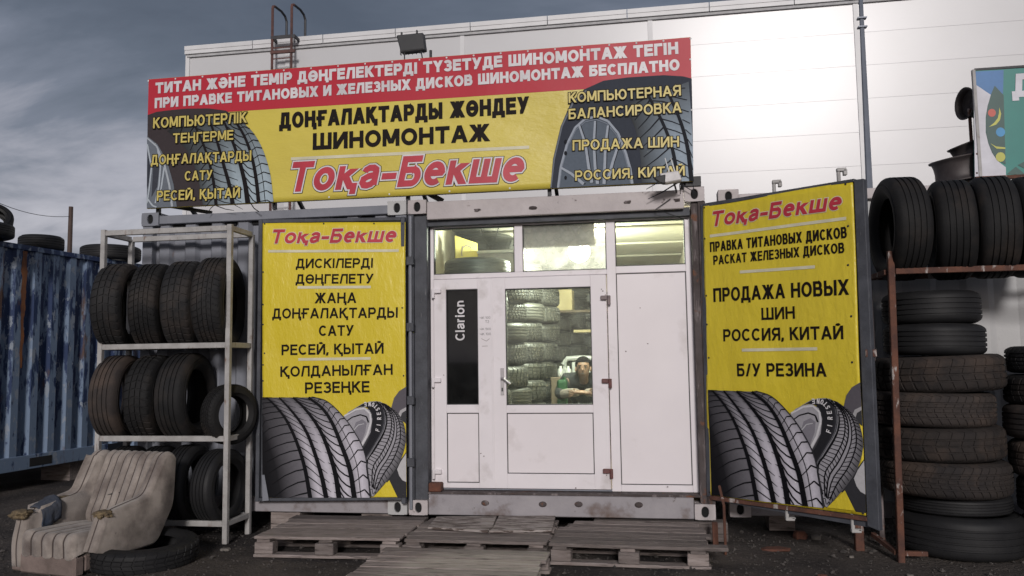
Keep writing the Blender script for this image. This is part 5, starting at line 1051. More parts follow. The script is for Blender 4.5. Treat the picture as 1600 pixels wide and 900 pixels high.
# ------------------------------------------------------------------ things on the white container, green sign
gs = thing('green_sign', 'teal festive sign board with ornament tree on the white container roof', 'sign', (4.9, .5, 2.75))
GP = PL((4.6, .48, 2.8), (1, 0, 0), (0, -1, 0), .0, 0)
def gpoly(pts, m, h, nm='printed_shape'):
    mb = MB(); c = [GP.uv(*p) for p in pts]; k = len(c); ca = sum(p[0] for p in c)/k, sum(p[1] for p in c)/k
    mb.add([GP.pt(a, b, h) for a, b in c], [tuple(range(k))]); return build(nm, mb, M[m], gs)
def gb(u, v): q = onY(u, v, .5); return q
p0, p1, p2, p3 = gb(1521.5, 112), gb(1680, 103), gb(1680, 272), gb(1523, 276.5)
mb = MB(); fs = [p0, p1, p2, p3]; mb.add([p+Vector((0, -.02, 0)) for p in fs]+[p+Vector((0, .015, 0)) for p in fs], [(0, 1, 2, 3), (7, 6, 5, 4), (0, 4, 5, 1), (1, 5, 6, 2), (2, 6, 7, 3), (3, 7, 4, 0)]); build('board', mb, M['signteal'], gs)
gpoly([(1521.5, 131), (1530, 136), (1540, 143), (1548.5, 148.5), (1543, 165), (1540, 183), (1540, 207), (1544, 224), (1550, 239), (1558, 251), (1571.5, 261.5), (1571.8, 275.5), (1523, 276.3)], 'signpale', .0022)
gpoly([(1522, 112), (1568, 109.5), (1567, 146.5), (1548.5, 148.5), (1540, 143), (1530, 136), (1521.5, 131)], 'signblue', .0024)
gpoly([(1554, 134), (1568, 149), (1571, 257), (1558, 250), (1550, 238), (1544, 223), (1540.5, 207), (1540.5, 183), (1543, 166), (1548, 148)], 'signdark', .003)
for (u, v, r, m) in ((1549.5, 176.5, 6.2, 'signred'), (1563, 206.5, 7.2, 'signcyan'), (1563, 245.5, 7.5, 'signlime')): gpoly([(u+r*math.cos(i*.3927), v+r*math.sin(i*.3927)) for i in range(16)], m, .004, 'printed_dot')
gpoly([(1561, 168), (1564, 178), (1562, 188), (1556, 195), (1545, 198.5), (1553, 192), (1558.5, 185), (1560.5, 177)], 'signlime', .0042, 'printed_curve'); gpoly([(1547, 224), (1556, 229), (1570.5, 230.5), (1570.5, 233), (1557, 232.5)], 'signlime', .0042, 'printed_curve')
gpoly([(1573, 272), (1587, 260.5), (1603, 273.5)], 'signdark', .003); gpoly([(1590, 258), (1605, 250), (1640, 248), (1640, 262), (1606, 266)], 'signdark', .003)
write(GP, 'Д', (1582, 152.5), (1621, 150), 116, 'signpale', gs, sw=.26, h=.004)
mb = MB(); mb.box(p0.x-.022, p0.x+.003, .47, .50, CT-.015, p0.z+.01); build('post', mb, M['rack'], gs, bevel=.003); mb = MB(); mb.box(p0.x+.25, p0.x+.28, .517, .55, CT-.015, p0.z-.3); build('post', mb, M['rack'], gs)
mb = MB(); mb.box(p3.x, p2.x, .47, .517, p3.z-.03, p3.z-.003); build('rail', mb, M['rust'], gs); mb = MB(); mb.box(p0.x, p1.x, .478, .515, p0.z+.001, p0.z+.02); build('rail', mb, M['darksteel'], gs)
for v in (165, 200, 240, 270): q = onY(1527, v, .47); mb = MB(); mb.lathe([(0, .004), (.006, .003), (.008, 0)], 8, Matrix.Translation((q.x, .477, q.z)) @ Matrix.Rotation(R(90), 4, 'X')); build('rivet', mb, M['rust'], gs)
def rim(lab, c, Rr, wd, ax, sc_=1):
    Mx = Matrix.Translation(c) @ Vector(ax).normalized().to_track_quat('Z', 'Y').to_matrix().to_4x4()
    t = thing('wheel_rim', lab, 'wheel rim', c, 'rusty wheel rims on the white container')
    mb = MB(); hw = wd/2
    pr = [(Rr, hw), (Rr*.985, hw-.012), (Rr*.90, hw-.02), (Rr*.86, hw-.05), (Rr*.84, 0), (Rr*.86, -hw+.05), (Rr*.90, -hw+.02), (Rr*.985, -hw+.012), (Rr, -hw), (Rr*.97, -hw), (Rr*.87, -hw+.012), (Rr*.82, -hw+.05), (Rr*.80, 0), (Rr*.82, hw-.05), (Rr*.87, hw-.012), (Rr*.97, hw)]
    mb.lathe(pr, 40, Mx, closed=True); build('barrel', mb, M['rim'], t, smooth=True)
    mb = MB(); mb.lathe([(.0, .01), (Rr*.3, .01), (Rr*.45, .035), (Rr*.7, .02), (Rr*.81, -.01), (Rr*.81, -.018), (Rr*.7, .012), (Rr*.45, .027), (Rr*.3, .002), (0, .002)], 32, Mx); build('disc', mb, M['rim'], t, smooth=True)
q = onY(1500, 262, .62); rim('lower tilted wheel rim beside the green sign post', (q.x+.03, .74, 2.935), .215, .20, (-.14, -.06, 1))
q = onY(1513, 232, .62); rim('upper wheel rim lying on another rim beside the green sign', (q.x+.06, .74, 3.10), .165, .13, (-.32, -.05, 1))
q = onY(1516, 160, .60); rim('small wheel rim leaning against the back of the green sign', (q.x+.03, .64, q.z), .135, .14, (.9, .2, .0))
mb = MB(); mb.box(4.35, 4.75, .62, .86, CT-.018, 2.825); tag(build('timber_baulk', mb, M['wood'], loc=(4.55, .74, CT), bevel=.006), 'dark timber baulk under the stacked rims on the white container', 'timber')
mb = MB(); q = onY(1519, 215, .6); mb.tube([(q.x, .62, 2.9), (q.x+.0, .62, q.z+.25)], .014, 8); tag(build('steel_rod', mb, M['rust'], loc=(q.x, .62, 2.9)), 'thin rusty rod standing between the stacked rims and the sign', 'rod')
# ------------------------------------------------------------------ pallets
def plank(mb_name, x0, x1, y0, y1, z0, z1, par, m='wood', tilt=0., rz=0., jit=.003):
    cx_, cy_, cz_ = (x0+x1)/2, (y0+y1)/2, (z0+z1)/2
    Mx = Matrix.Translation((cx_, cy_, cz_)) @ Matrix.Rotation(rz, 4, 'Z') @ Matrix.Rotation(tilt, 4, 'Y')
    n = 10; hx, hy, hz = (x1-x0)/2, (y1-y0)/2, (z1-z0)/2; mb = MB(); sd_ = rnd(0, 99); vs = []
    for i in range(n+1):
        s = -hx+2*hx*i/n; e1 = noise.noise(Vector((s*3, sd_, 0)))*jit*1.6; e2 = noise.noise(Vector((s*3, sd_+7, 0)))*jit*1.6; w_ = noise.noise(Vector((s*1.2, sd_+3, 0)))*jit
        ex = (rnd(-.014, .014) if i in (0, n) else 0)
        vs += [(s+ex, -hy+e1, -hz+w_), (s+ex, hy+e2, -hz+w_), (s+ex, hy+e2, hz+w_), (s+ex, -hy+e1, hz+w_)]
    vs = [Mx @ Vector(v) for v in vs]; fs = [(i*4+k, i*4+(k+1) % 4, i*4+4+(k+1) % 4, i*4+4+k) for i in range(n) for k in range(4)]+[(3, 2, 1, 0), (n*4, n*4+1, n*4+2, n*4+3)]
    mb.add(vs, fs); return build(mb_name, mb, M[m], par, bevel=.003)
def pallet(label, x0, x1, yf, yb, ht=.144, skew=0., gap=.012, npl=6, top='wood', seed=1, over=None, rz=0.):
    random.seed(seed); t = thing('wooden_pallet', label, 'pallet', ((x0+x1)/2, (yf+yb)/2, 0), 'wooden pallets serving as steps')
    b0 = .022; bh = ht-.022*3+.0
    L_ = x1-x0; D_ = yb-yf
    for r, y in enumerate((yf+.05, (yf+yb)/2, yb-.05)):
        plank('bottom_board', x0, x1, y-.05, y+.05, .0, b0, t)
        for c, x in enumerate((x0+.075, (x0+x1)/2, x1-.075)):
            mb = MB(); o1, o2 = rnd(-.008, .008), rnd(-.01, .01); mb.box(x-.07+o1, x+.07+o1, y-.048+o2, y+.048+o2, b0+.0005, b0+bh); build('block', mb, M['wood'], t, bevel=.005)
        plank('stringer_board', x0+.0, x1-.0, y-.049, y+.049, b0+bh+.0005, b0+bh+.0215, t) if False else None
    for c, x in enumerate((x0+.075, (x0+x1)/2, x1-.075)):
        mb = MB(); mb.box(x-.05, x+.05, yf+.004, yb-.004, b0+bh+.0006, b0+bh+.0215); build('stringer', mb, M['wood'], t, bevel=.003)
    zt_ = b0+bh+.0225; w_ = (D_-gap*(npl-1))/npl
    for k in range(npl):
        y = yf+k*(w_+gap); a, b = x0+rnd(-.012, .012), x1+rnd(-.012, .012)
        if over and k in over: a, b = over[k]
        plank('plank', a, b, y, y+w_, zt_+rnd(-.001, .002), zt_+.021+rnd(-.001, .002), t, top if not callable(top) else top(k), rz=rnd(-.006, .006))
    if rz: 
        t.rotation_euler = (0, 0, rz)
    return t
pallet('left weathered pallet under the left yellow banner with tight grey boards', -.93, .165, -.84, -.03, .150, gap=.003, npl=5, seed=3, rz=R(1.5))
pallet('middle weathered pallet before the narrow door leaf', .20, 1.235, -.82, -.03, .146, gap=.010, npl=6, seed=4, rz=R(-.5))
pallet('right weathered pallet whose front board sticks out past its end', 1.262, 2.34, -.86, -.05, .144, gap=.014, npl=7, seed=5, over={0: (1.25, 2.46), 6: (1.33, 2.30), 5: (1.31, 2.32)}, rz=R(-2.2))
pallet('front weathered pallet lying lowest at the bottom edge of the photo', .13, 1.27, -1.78, -.98, .125, gap=.022, npl=6, seed=6, rz=R(-.6))
ob = thing('board_sheet', 'flaking white painted board lying on the middle pallet', 'board', (.75, -.3, .15))
qs = [onZ(u, v, .172) for u, v in ((668, 823), (682, 807), (776, 806), (770, 822), (762, 829))]
mb = MB(); slab(mb, qs, Vector((0, 0, 1)), .018); build('board', mb, M['woodpaint'], ob, bevel=.003)
qs = [onZ(u, v, .1725) for u, v in ((764, 829), (772, 821), (779, 806), (868, 805), (862, 828))]
mb = MB(); slab(mb, qs, Vector((0, 0, 1)), .018); build('board', mb, M['woodpaint'], ob, bevel=.003)
# grey ledge boards behind the right pallet and scrap uprights
mb = MB(); mb.box(1.5, 2.52, -.02, .12, .0, .145); tag(build('timber_sleeper', mb, M['wood'], loc=(2, 0, 0), bevel=.006), 'thick grey sleeper under the right end of the shop container', 'sleeper', 'timber blocks under the containers')
q = onZ(1343, 858, 0); mb = MB(); mb.box(q.x-.03, q.x+.03, q.y-.03, q.y+.03, -.01, .22); tag(build('rusty_stub_post', mb, M['rust'], loc=(q.x, q.y, 0), bevel=.005), 'short rusty square post standing under the outer corner of the right door', 'post')
mb = MB(); mb.tube([onZ(1134, 868, 0), onY(1131, 790, -.55), onY(1124, 760, -.30)], .010, 6); tag(build('steel_rod', mb, M['rust'], loc=onZ(1134, 868, 0)), 'thin dark rod leaning on the right door beside the right pallet', 'rod')
mb = MB(); q = onZ(1120, 862, 0); mb.box(q.x-.02, q.x+.02, q.y+.08, q.y+.12, 0, .19); tag(build('steel_peg', mb, M['rust'], loc=(q.x, q.y, 0), bevel=.003), 'rusty peg standing at the corner of the right pallet', 'peg')
mb = MB(); q = onY(412, 770, -.11); a = [onY(u, v, -.11) for u, v in ((409, 742), (413, 742), (420, 782), (410, 783))]; slab(mb, a, Vector((0, -1, 0)), .004); build('bent_edge_plate', mb, M['greymetal'], dl)
# ------------------------------------------------------------------ inside the shop
FZ = Z0+.14
LY = 1.75; lq = onY(905, 393, LY)
lm = thing('ceiling_lamp', 'glaring white lamp hanging just behind the middle transom window', 'lamp', (lq.x, LY, lq.z))
bm = bmesh.new(); bmesh.ops.create_uvsphere(bm, u_segments=20, v_segments=12, radius=.11); mb = MB(); mb.v = [v.co+Vector((lq.x, LY, lq.z)) for v in bm.verts]; mb.f = [[v.index for v in f.verts] for f in bm.faces]; mb.c = [None]*len(mb.f); bm.free()
build('bulb', mb, M['bulb'], lm, smooth=True)
mb = MB(); mb.tube([(lq.x, LY, lq.z+.09), (lq.x, LY, lq.z+.13)], .03, 12); mb.tube([(lq.x, LY, lq.z+.12), (lq.x, LY, CT-.025)], .005, 6); build('socket', mb, M['whiteplastic'], lm)
names = ['lowest', 'second lowest', 'third from the floor', 'fourth from the floor', 'fifth from the floor', 'sixth from the floor', 'seventh from the floor', 'eighth from the floor', 'ninth from the floor', 'tenth from the floor', 'eleventh from the floor']
random.seed(21)
def instack(ur, y, Rr, n, grp, where, dx=0):
    """a stack whose right edge shows at pixel column ur"""
    z = FZ; kinds = ['rib', 'block', 'fine']; q = onY(ur, 540, y); cx_ = q.x-Rr
    for i in range(n):
        wd = rnd(.195, .235); z += wd/2; k = kinds[random.randrange(3)]
        tyre(f'{names[min(i, 10)]} tyre of {where}', grp, (max(.03+Rr, cx_+rnd(-.02, .02)), y+rnd(-.04, .04), z), round(Rr+rnd(-.022, .008), 2), round(wd, 2), k, (rnd(-.03, .03), rnd(-.03, .03), 1), rnd(0, 6), 'tyreshop'); z += wd/2
        if z > CT-.20: break
M['tyreshop'] = mat('dusty_shop_rubber', (.042, .042, .036), (.024, .024, .021), rough=.5, scale=6, bump=.2, spec=.6, perobj=.3)
instack(797, .95, .30, 8, 'tyres stacked inside the shop', 'the nearest stack behind the door handle')
instack(826, 1.65, .30, 11, 'tyres stacked inside the shop', 'the second stack behind the door glass')
instack(851, 2.35, .31, 11, 'tyres stacked inside the shop', 'the third stack behind the door glass')
instack(874, 3.1, .31, 11, 'tyres stacked inside the shop', 'the fourth stack behind the door glass')
instack(893, 4.4, .31, 10, 'tyres stacked inside the shop', 'the fifth stack, behind the green canister')
instack(922, 5.2, .31, 10, 'tyres stacked inside the shop', 'the far stack behind the seated person')
instack(958, 5.4, .31, 10, 'tyres stacked inside the shop', 'the far right stack behind the seated person')
instack(930, 3.6, .31, 2, 'tyres stacked inside the shop', 'the low pile beside the seated person')
instack(775, 1.65, .30, 11, 'tyres stacked inside the shop', 'the stack at the inner left wall')
instack(700, .75, .31, 7, 'tyres stacked inside the shop', 'the stack behind the dark left pane')
q = onY(883, 470, 4.0); mb = MB(); mb.box(q.x-.14, q.x+.10, 3.9, 4.2, q.z-.13, q.z+.14); tag(build('cardboard_box', mb, M['cardboard'], loc=(q.x, 4, q.z-.13), bevel=.006), 'pale yellow cardboard box on top of the tyres behind the door glass', 'box')
mb = MB(); mb.box(q.x-.15, q.x+.9, 3.85, 4.25, q.z-.16, q.z-.132); tag(build('wall_shelf', mb, M['infloor'], loc=(q.x, 4, q.z-.16)), 'dark board shelf carrying the yellow box inside the shop', 'shelf')
q = onY(903, 518, 3.9); mb = MB(); mb.box(q.x-.05, q.x+.18, 3.85, 4.1, q.z-.012, q.z+.02); tag(build('folded_papers', mb, M['cardboard'], loc=(q.x, 4, q.z)), 'pale packet on the tyres above the seated person', 'packet')
q = onY(879, 600, 2.55); t = thing('green_canister', 'green plastic canister left of the seated person', 'canister', (q.x, 2.55, FZ+.42))
mb = MB(); mb.box(q.x-.06, q.x+.055, 2.49, 2.61, FZ+.43, q.z+.05); build('body', mb, M['greenplastic'], t, bevel=.03, seg=3); mb = MB(); mb.tube([(q.x+.02, 2.55, q.z+.05), (q.x+.02, 2.55, q.z+.08)], .018, 10); build('cap', mb, M['greenplastic'], t)
mb = MB(); mb.box(q.x-.35, q.x+.14, 2.40, 2.72, FZ+.38, FZ+.428); mb.box(q.x-.33, q.x-.28, 2.44, 2.68, FZ, FZ+.379); mb.box(q.x+.07, q.x+.12, 2.44, 2.68, FZ, FZ+.379); tag(build('low_bench', mb, M['infloor'], loc=(q.x, 2.55, FZ)), 'low dark bench under the green canister', 'bench')
for i, (u, lab) in enumerate(((876, 'white bottle on the bench left of the green canister'), (888, 'squat white bottle behind the green canister'))):
    q = onY(u, 582, 2.9); mb = MB(); mb.lathe([(0, -.06), (.035, -.06), (.038, -.02), (.034, .035), (.015, .055), (.015, .075), (0, .075)], 14, Matrix.Translation((q.x, 2.9, q.z))); tag(build('bottle', mb, M['chairplastic'], loc=(q.x, 2.9, q.z-.06), smooth=True), lab, 'bottle')
q = onY(882, 592, 2.9); mb = MB(); mb.box(q.x-.15, q.x+.15, 2.8, 3.0, FZ, onY(882, 589, 2.9).z-.0); tag(build('crate', mb, M['infloor'], loc=(q.x, 2.9, FZ), bevel=.01), 'dark crate under the white bottles', 'crate')
# poster, cable, boards seen through the transoms
YP = 1.0
PQ = [onY(711, 368, YP), onY(746, 380, YP+.22), onY(747, 416, YP+.22), onY(712, 416, YP)]
po = thing('poster', 'yellow poster with a grey tyre mark hanging behind the left transom', 'poster', PQ[3])
nP = (PQ[1]-PQ[0]).cross(PQ[3]-PQ[0]).normalized(); nP = nP if nP.y < 0 else -nP
mb = MB(); slab(mb, PQ, nP, .006); build('sheet', mb, M['poster'], po)
def pp(s, t): return PQ[0].lerp(PQ[1], s).lerp(PQ[3].lerp(PQ[2], s), t)+nP*.003
mb = MB()
for a in (arc(.55, .45, .30, .34, 60, 200, 10), arc(.5, .72, .22, .2, 170, 380, 10)):
    a = [(x, 1-y) if 0 else (x, y) for x, y in a]
    for (x0, y0), (x1, y1) in zip(a, a[1:]): mb.add([pp(x0, 1-y0), pp(x1, 1-y1), pp(x1*.86+.07, 1-(y1*.86+.07)), pp(x0*.86+.07, 1-(y0*.86+.07))], [(0, 1, 2, 3)])
build('printed_mark', mb, M['hingegrey'], po)
mb = MB(); q0, q1, q2 = onY(752, 356, .9), onY(764, 384, .9), onY(780, 352, .9)
mb.tube([q0+Vector((0, 0, .1)), q0, onY(755, 372, .9), q1, onY(774, 374, .9), q2, q2+Vector((.02, 0, .1))], .005, 6); tag(build('loose_cable', mb, M['gasket'], loc=q0), 'dark looped cable hanging behind the left transom window', 'cable')
b0, b1 = onY(747, 392, 1.25), onY(806, 428, 1.25); mb = MB(); mb.box(b0.x, b1.x+.05, 1.25, 1.28, b1.z-.06, b0.z-.03); tag(build('partition_board', mb, M['greyboard'], loc=(b0.x, 1.25, b1.z)), 'grey partition board seen behind the left transom window', 'board')
mb = MB(); mb.box(b0.x, b1.x+.05, 1.20, 1.28, b0.z-.028, b0.z-.005); tag(build('white_batten', mb, M['whiteplastic'], loc=(b0.x, 1.2, b0.z)), 'white batten along the top of the grey partition board', 'batten')
b0, b1 = onY(812, 345, .24), onY(925, 384, .24); mb = MB(); mb.box(b0.x, b1.x+.02, .24, .265, b1.z, ZT); tag(build('roller_blind', mb, M['greyboard'], loc=(b0.x, .24, b1.z)), 'half lowered pale blind behind the top of the middle transom', 'blind')
tq = onY(745, 424, .65); tyre('tyre lying on top of the stack behind the left transom', 'tyres stacked inside the shop', (tq.x, .68, tq.z+.02), .30, .17, 'rib', (0, 0, 1), 0, 'tyreshop', lo=True)
# white plastic chair
cq = onY(901, 575, 3.0)
wc = thing('plastic_chair', 'white plastic garden chair standing behind the seated person', 'chair', (cq.x+.12, 3.1, FZ))
cx_, cy_ = cq.x+.03, 3.1; zs = FZ+.43; ztp = onY(900, 559, 3.3).z
mb = MB(); mb.box(cx_-.21, cx_+.21, cy_-.22, cy_+.2, zs, zs+.025); build('seat', mb, M['chairplastic'], wc, bevel=.01)
mb = MB()
for dx in (-.20, -.09, .0, .09, .20): mb.box(cx_+dx-.02, cx_+dx+.02, cy_+.201, cy_+.22, zs+.03, ztp-.05)
mb.tube([(cx_-.22, cy_+.21, ztp-.08), (cx_-.17, cy_+.21, ztp-.01), (cx_, cy_+.21, ztp), (cx_+.17, cy_+.21, ztp-.01), (cx_+.22, cy_+.21, ztp-.08)], .03, 8); build('backrest', mb, M['chairplastic'], wc)
for dx in (-.2, .2):
    for dy in (-.2, .18): mb = MB(); mb.box(cx_+dx-.02, cx_+dx+.02, cy_+dy-.02, cy_+dy+.02, FZ, zs-.001); build('leg', mb, M['chairplastic'], wc)
# ------------------------------------------------------------------ the seated person
def skin(name, pts, edges, mat_, parent, root=0, sub=2, scale=1.0):
    me = bpy.data.meshes.new(name); me.from_pydata([tuple(Vector(p[:3])) for p in pts], edges, []); o = bpy.data.objects.new(name, me); COL.objects.link(o)
    o.modifiers.new('s', 'SKIN'); sv = me.skin_vertices[0].data
    for i, p in enumerate(pts): r = p[3]; sv[i].radius = (r, p[4] if len(p) > 4 else r); sv[i].use_root = (i == root)
    m = o.modifiers.new('d', 'SUBSURF'); m.levels = m.render_levels = sub
    dg = bpy.context.evaluated_depsgraph_get(); dg.update(); ev = o.evaluated_get(dg); nm = bpy.data.meshes.new_from_object(ev)
    nm.name = name; nm.materials.clear(); nm.materials.append(mat_); nm.shade_smooth(); bpy.data.objects.remove(o)
    o = bpy.data.objects.new(name, nm); COL.objects.link(o); o.parent = parent; return o
hq = onY(911, 577, 2.5)
ps = thing('person', 'person with short black hair in a dark jacket sitting inside with crossed forearms', 'person', (hq.x, 2.75, FZ))
def rel(x, y, z): return (hq.x+x-hq.x, y-2.75, z-FZ)   # coordinates about the root
hz = hq.z; H = lambda x, y, z, *r: (x, y-2.75, z-FZ)+r
pts = [H(0, 2.86, FZ+.55, .15, .12), H(0, 2.80, FZ+.72, .15, .12), H(0, 2.72, FZ+.82, .10, .07), H(0, 2.63, hz-.15, .05), H(0, 2.53, hz-.08, .058), H(0, 2.515, hz-.02, .078, .085), H(0, 2.52, hz+.06, .080, .095), H(0, 2.525, hz+.10, .05, .06)]
E_ = [(0, 1), (1, 2), (2, 3), (3, 4), (4, 5), (5, 6), (6, 7)]
hpos = FZ+.74
for s in (-1, 1):
    b = len(pts); pts += [H(.19*s, 2.66, FZ+.88, .06), H(.27*s, 2.50, FZ+.70, .048), H(.13*s, 2.33, hpos, .036), H(-.02*s+.02, 2.28, hpos+.005, .026, .02), H(-.08*s+.01, 2.265, hpos-.002+.012*s, .03, .015)]
    E_ += [(2, b), (b, b+1), (b+1, b+2), (b+2, b+3), (b+3, b+4)]
    hb = b+4
    for k in range(4):
        f0 = len(pts); ox = -.08*s+.01; dz = (k-1.5)*.018
        pts += [H(ox-.03*s, 2.255, hpos+dz, .009), H(ox-.055*s-(.004*k)*s, 2.262, hpos+dz-.006, .008), H(ox-.072*s, 2.28, hpos+dz-.012, .007)]; E_ += [(hb, f0), (f0, f0+1), (f0+1, f0+2)]
    f0 = len(pts); pts += [H(ox+.0*s, 2.262, hpos+.03, .010), H(ox-.02*s, 2.255, hpos+.045, .009)]; E_ += [(hb, f0), (f0, f0+1)]
    b = len(pts); pts += [H(.10*s, 2.80, FZ+.50, .085), H(.20*s, 2.36, FZ+.53, .062), H(.20*s, 2.38, FZ+.30, .055), H(.20*s, 2.42, FZ+.09, .04), H(.21*s, 2.28, FZ+.045, .035, .04)]
    E_ += [(0, b), (b, b+1), (b+1, b+2), (b+2, b+3), (b+3, b+4)]
body = skin('body', pts, E_, M['skin'], ps)
# face relief
for nm, mtl, pp_ in (('nose', 'skin', [((0, 2.44, hz-.005), (.011, .016, .022))]), ('ear', 'skin', [((-.082, 2.53, hz), (.012, .02, .032)), ((.082, 2.53, hz), (.012, .02, .032))]), ('eye', 'gasket', [((-.031, 2.442, hz+.022), (.011, .005, .004)), ((.031, 2.442, hz+.022), (.011, .005, .004))]),
                     ('eyebrow', 'hair', [((-.032, 2.440, hz+.04), (.02, .006, .005)), ((.032, 2.440, hz+.04), (.02, .006, .005))]), ('mouth', 'chairbase', [((0, 2.443, hz-.045), (.024, .006, .006))])):
    for c, r in pp_:
        bm = bmesh.new(); bmesh.ops.create_icosphere(bm, subdivisions=2, radius=1); mb = MB(); mb.v = [Vector((v.co.x*r[0]+c[0]+hq.x, v.co.y*r[1]+c[1], v.co.z*r[2]+c[2])) for v in bm.verts]; mb.f = [[v.index for v in f.verts] for f in bm.faces]; mb.c = [None]*len(mb.f); bm.free(); build(nm, mb, M[mtl], ps, smooth=True)
bm = bmesh.new(); bmesh.ops.create_icosphere(bm, subdivisions=4, radius=1); mb = MB()
for v in bm.verts:
    p = v.co*(1+.05*noise.noise(v.co*5)); mb.v.append(Vector((p.x*.090+hq.x, p.y*.100+2.545, p.z*.092+hz+.052)))
mb.f = [[v.index for v in f.verts] for f in bm.faces if not (f.calc_center_median().y < -.30 and f.calc_center_median().z < .25)]; mb.c = [None]*len(mb.f); bm.free(); build('hair', mb, M['hair'], ps, smooth=True)
jp = [H(0, 2.87, FZ+.50, .18, .15), H(0, 2.80, FZ+.72, .19, .15), H(0, 2.65, FZ+.86, .20, .15), H(0, 2.575, hz-.115, .095, .088)]
je = [(0, 1), (1, 2), (2, 3)]
for s in (-1, 1): b = len(jp); jp += [H(.20*s, 2.66, FZ+.88, .085), H(.275*s, 2.50, FZ+.70, .068), H(.20*s, 2.41, FZ+.725, .056)]; je += [(2, b), (b, b+1), (b+1, b+2)]
skin('jacket', jp, je, M['jacket'], ps)
for s in (-1, 1):
    skin('sleeve', [H(.24*s, 2.44, FZ+.715, .062), H(.13*s, 2.335, hpos, .053), H(.02*s, 2.295, hpos+.004, .044)], [(0, 1), (1, 2)], M['sleeve'], ps)
tp = [H(0, 2.86, FZ+.53, .17, .14)]; te = []
for s in (-1, 1): b = len(tp); tp += [H(.11*s, 2.80, FZ+.50, .098), H(.20*s, 2.36, FZ+.53, .078), H(.20*s, 2.38, FZ+.30, .07), H(.20*s, 2.42, FZ+.11, .06)]; te += [(0, b), (b, b+1), (b+1, b+2), (b+2, b+3)]
skin('trousers', tp, te, M['trouser'], ps)
mb = MB(); mb.box(hq.x-.2, hq.x+.2, 2.66, 3.0, FZ+.37, FZ+.41)
for a in (-.17, .17):
    for b in (2.69, 2.97): mb.box(hq.x+a-.02, hq.x+a+.02, b-.02, b+.02, FZ, FZ+.3695)
tag(build('stool', mb, M['infloor'], loc=(hq.x, 2.8, FZ)), 'low wooden stool under the seated person', 'stool')
# ------------------------------------------------------------------ armchair
AM = Matrix.Translation((-2.085, -1.47, 0)) @ Matrix.Rotation(R(-11), 4, 'Z') @ Matrix.Diagonal((1.05, 1, 1.02, 1))
ac = thing('armchair', 'worn beige ribbed armchair with torn arms and yellow foam showing', 'armchair', AM.translation)
def prof_round(path, r=.03, n=4):
    out_ = []
    for i, p in enumerate(path):
        p = Vector(p)
        if i in (0, len(path)-1): out_.append(p); continue
        a = (Vector(path[i-1])-p); b = (Vector(path[i+1])-p); d = min(r, a.length*.45, b.length*.45); a.normalize(); b.normalize()
        p0_, p1_ = p+a*d, p+b*d
        for k in range(n+1): t = k/n; out_.append((1-t)**2*p0_+2*t*(1-t)*p+t*t*p1_)
    return out_
def puffy(name, path, xa_, xb_, nrib, amp, ends=.03, r=.05, lab=None, m='fabric', sag=0):
    """a ribbed cushion: profile path in (y,z) swept across x with pillow ribs"""
    pr = prof_round(path, r, 5); dense = []
    for a, b in zip(pr, pr[1:]):
        n = max(1, int((b-a).length/.035)); dense += [a.lerp(b, k/n) for k in range(n)]
    dense.append(pr[-1]); nX = nrib*10; vs = []; cen = sum(dense, Vector((0, 0)))/len(dense)
    for i in range(nX+1):
        s = i/nX; f = (s*nrib) % 1 if i < nX else 0; rib_ = 1-abs(math.sin(math.pi*s*nrib))**.45; e_ = min(s, 1-s)*(xb_-xa_); er_ = max(0, 1-e_/ends)**2*.5
        for j, p in enumerate(dense):
            a = dense[max(j-1, 0)]; b = dense[min(j+1, len(dense)-1)]; t = (b-a).normalized(); nrm = Vector((-t.y, t.x)); 
            if nrm.dot(p-cen) < 0: nrm = -nrm
            q = p-nrm*(rib_*amp+er_*ends)+nrm*(.004*noise.noise(Vector((s*5, p.x*7, p.y*7+nrib))))
            vs.append(AM @ Vector((xa_+(xb_-xa_)*s+.004*noise.noise(Vector((p.x*9, p.y*9, s*7))), q.x, q.y-sag*math.sin(math.pi*s)*(1 if p.y > .2 else 0))))
    m_ = len(dense); mb = MB(); fs = [(i*m_+j, i*m_+j+1, (i+1)*m_+j+1, (i+1)*m_+j) for i in range(nX) for j in range(m_-1)]+[(i*m_+m_-1, i*m_, (i+1)*m_, (i+1)*m_+m_-1) for i in range(nX)]
    fs += [tuple(range(m_-1, -1, -1)), tuple(range(nX*m_, (nX+1)*m_))]
    mb.add(vs, fs); o = build(name, mb, M[m], ac, smooth=True)
    for k in range(1, nrib):
        sm_ = MB(); sm_.tube([(mb.v[(k*10-1)*m_+j]+mb.v[(k*10+1)*m_+j]+mb.v[k*10*m_+j])/3 for j in range(m_)], .0055, 5, cap=False); build('seam', sm_, M['seam'], o)
    return tag(o, lab) if lab else o
puffy('seat', [(.56, .12), (.0, .10), (-.025, .11), (-.03, .24), (.0, .285), (.35, .275), (.60, .25)], -.238, .235, 5, .018, r=.06, sag=.012)
M['skirt'] = mat('browner_upholstery', (.24, .185, .165), (.13, .10, .088), rough=.95, scale=6, bump=.5, bscale=120)  # darker, browner copy of the armchair fabric
mb = MB(); mb.box(-.242, .240, -.018, .06, .0, .13, AM); mb.box(.20, .240, .061, .5, .02, .13, AM); build('skirt', mb, M['skirt'], ac, bevel=.012)
puffy('backrest', [(.50, .20), (.47, .30), (.66, .715), (.72, .745), (.79, .71), (.74, .40), (.64, .10)], -.225, .225, 7, .026, r=.05)
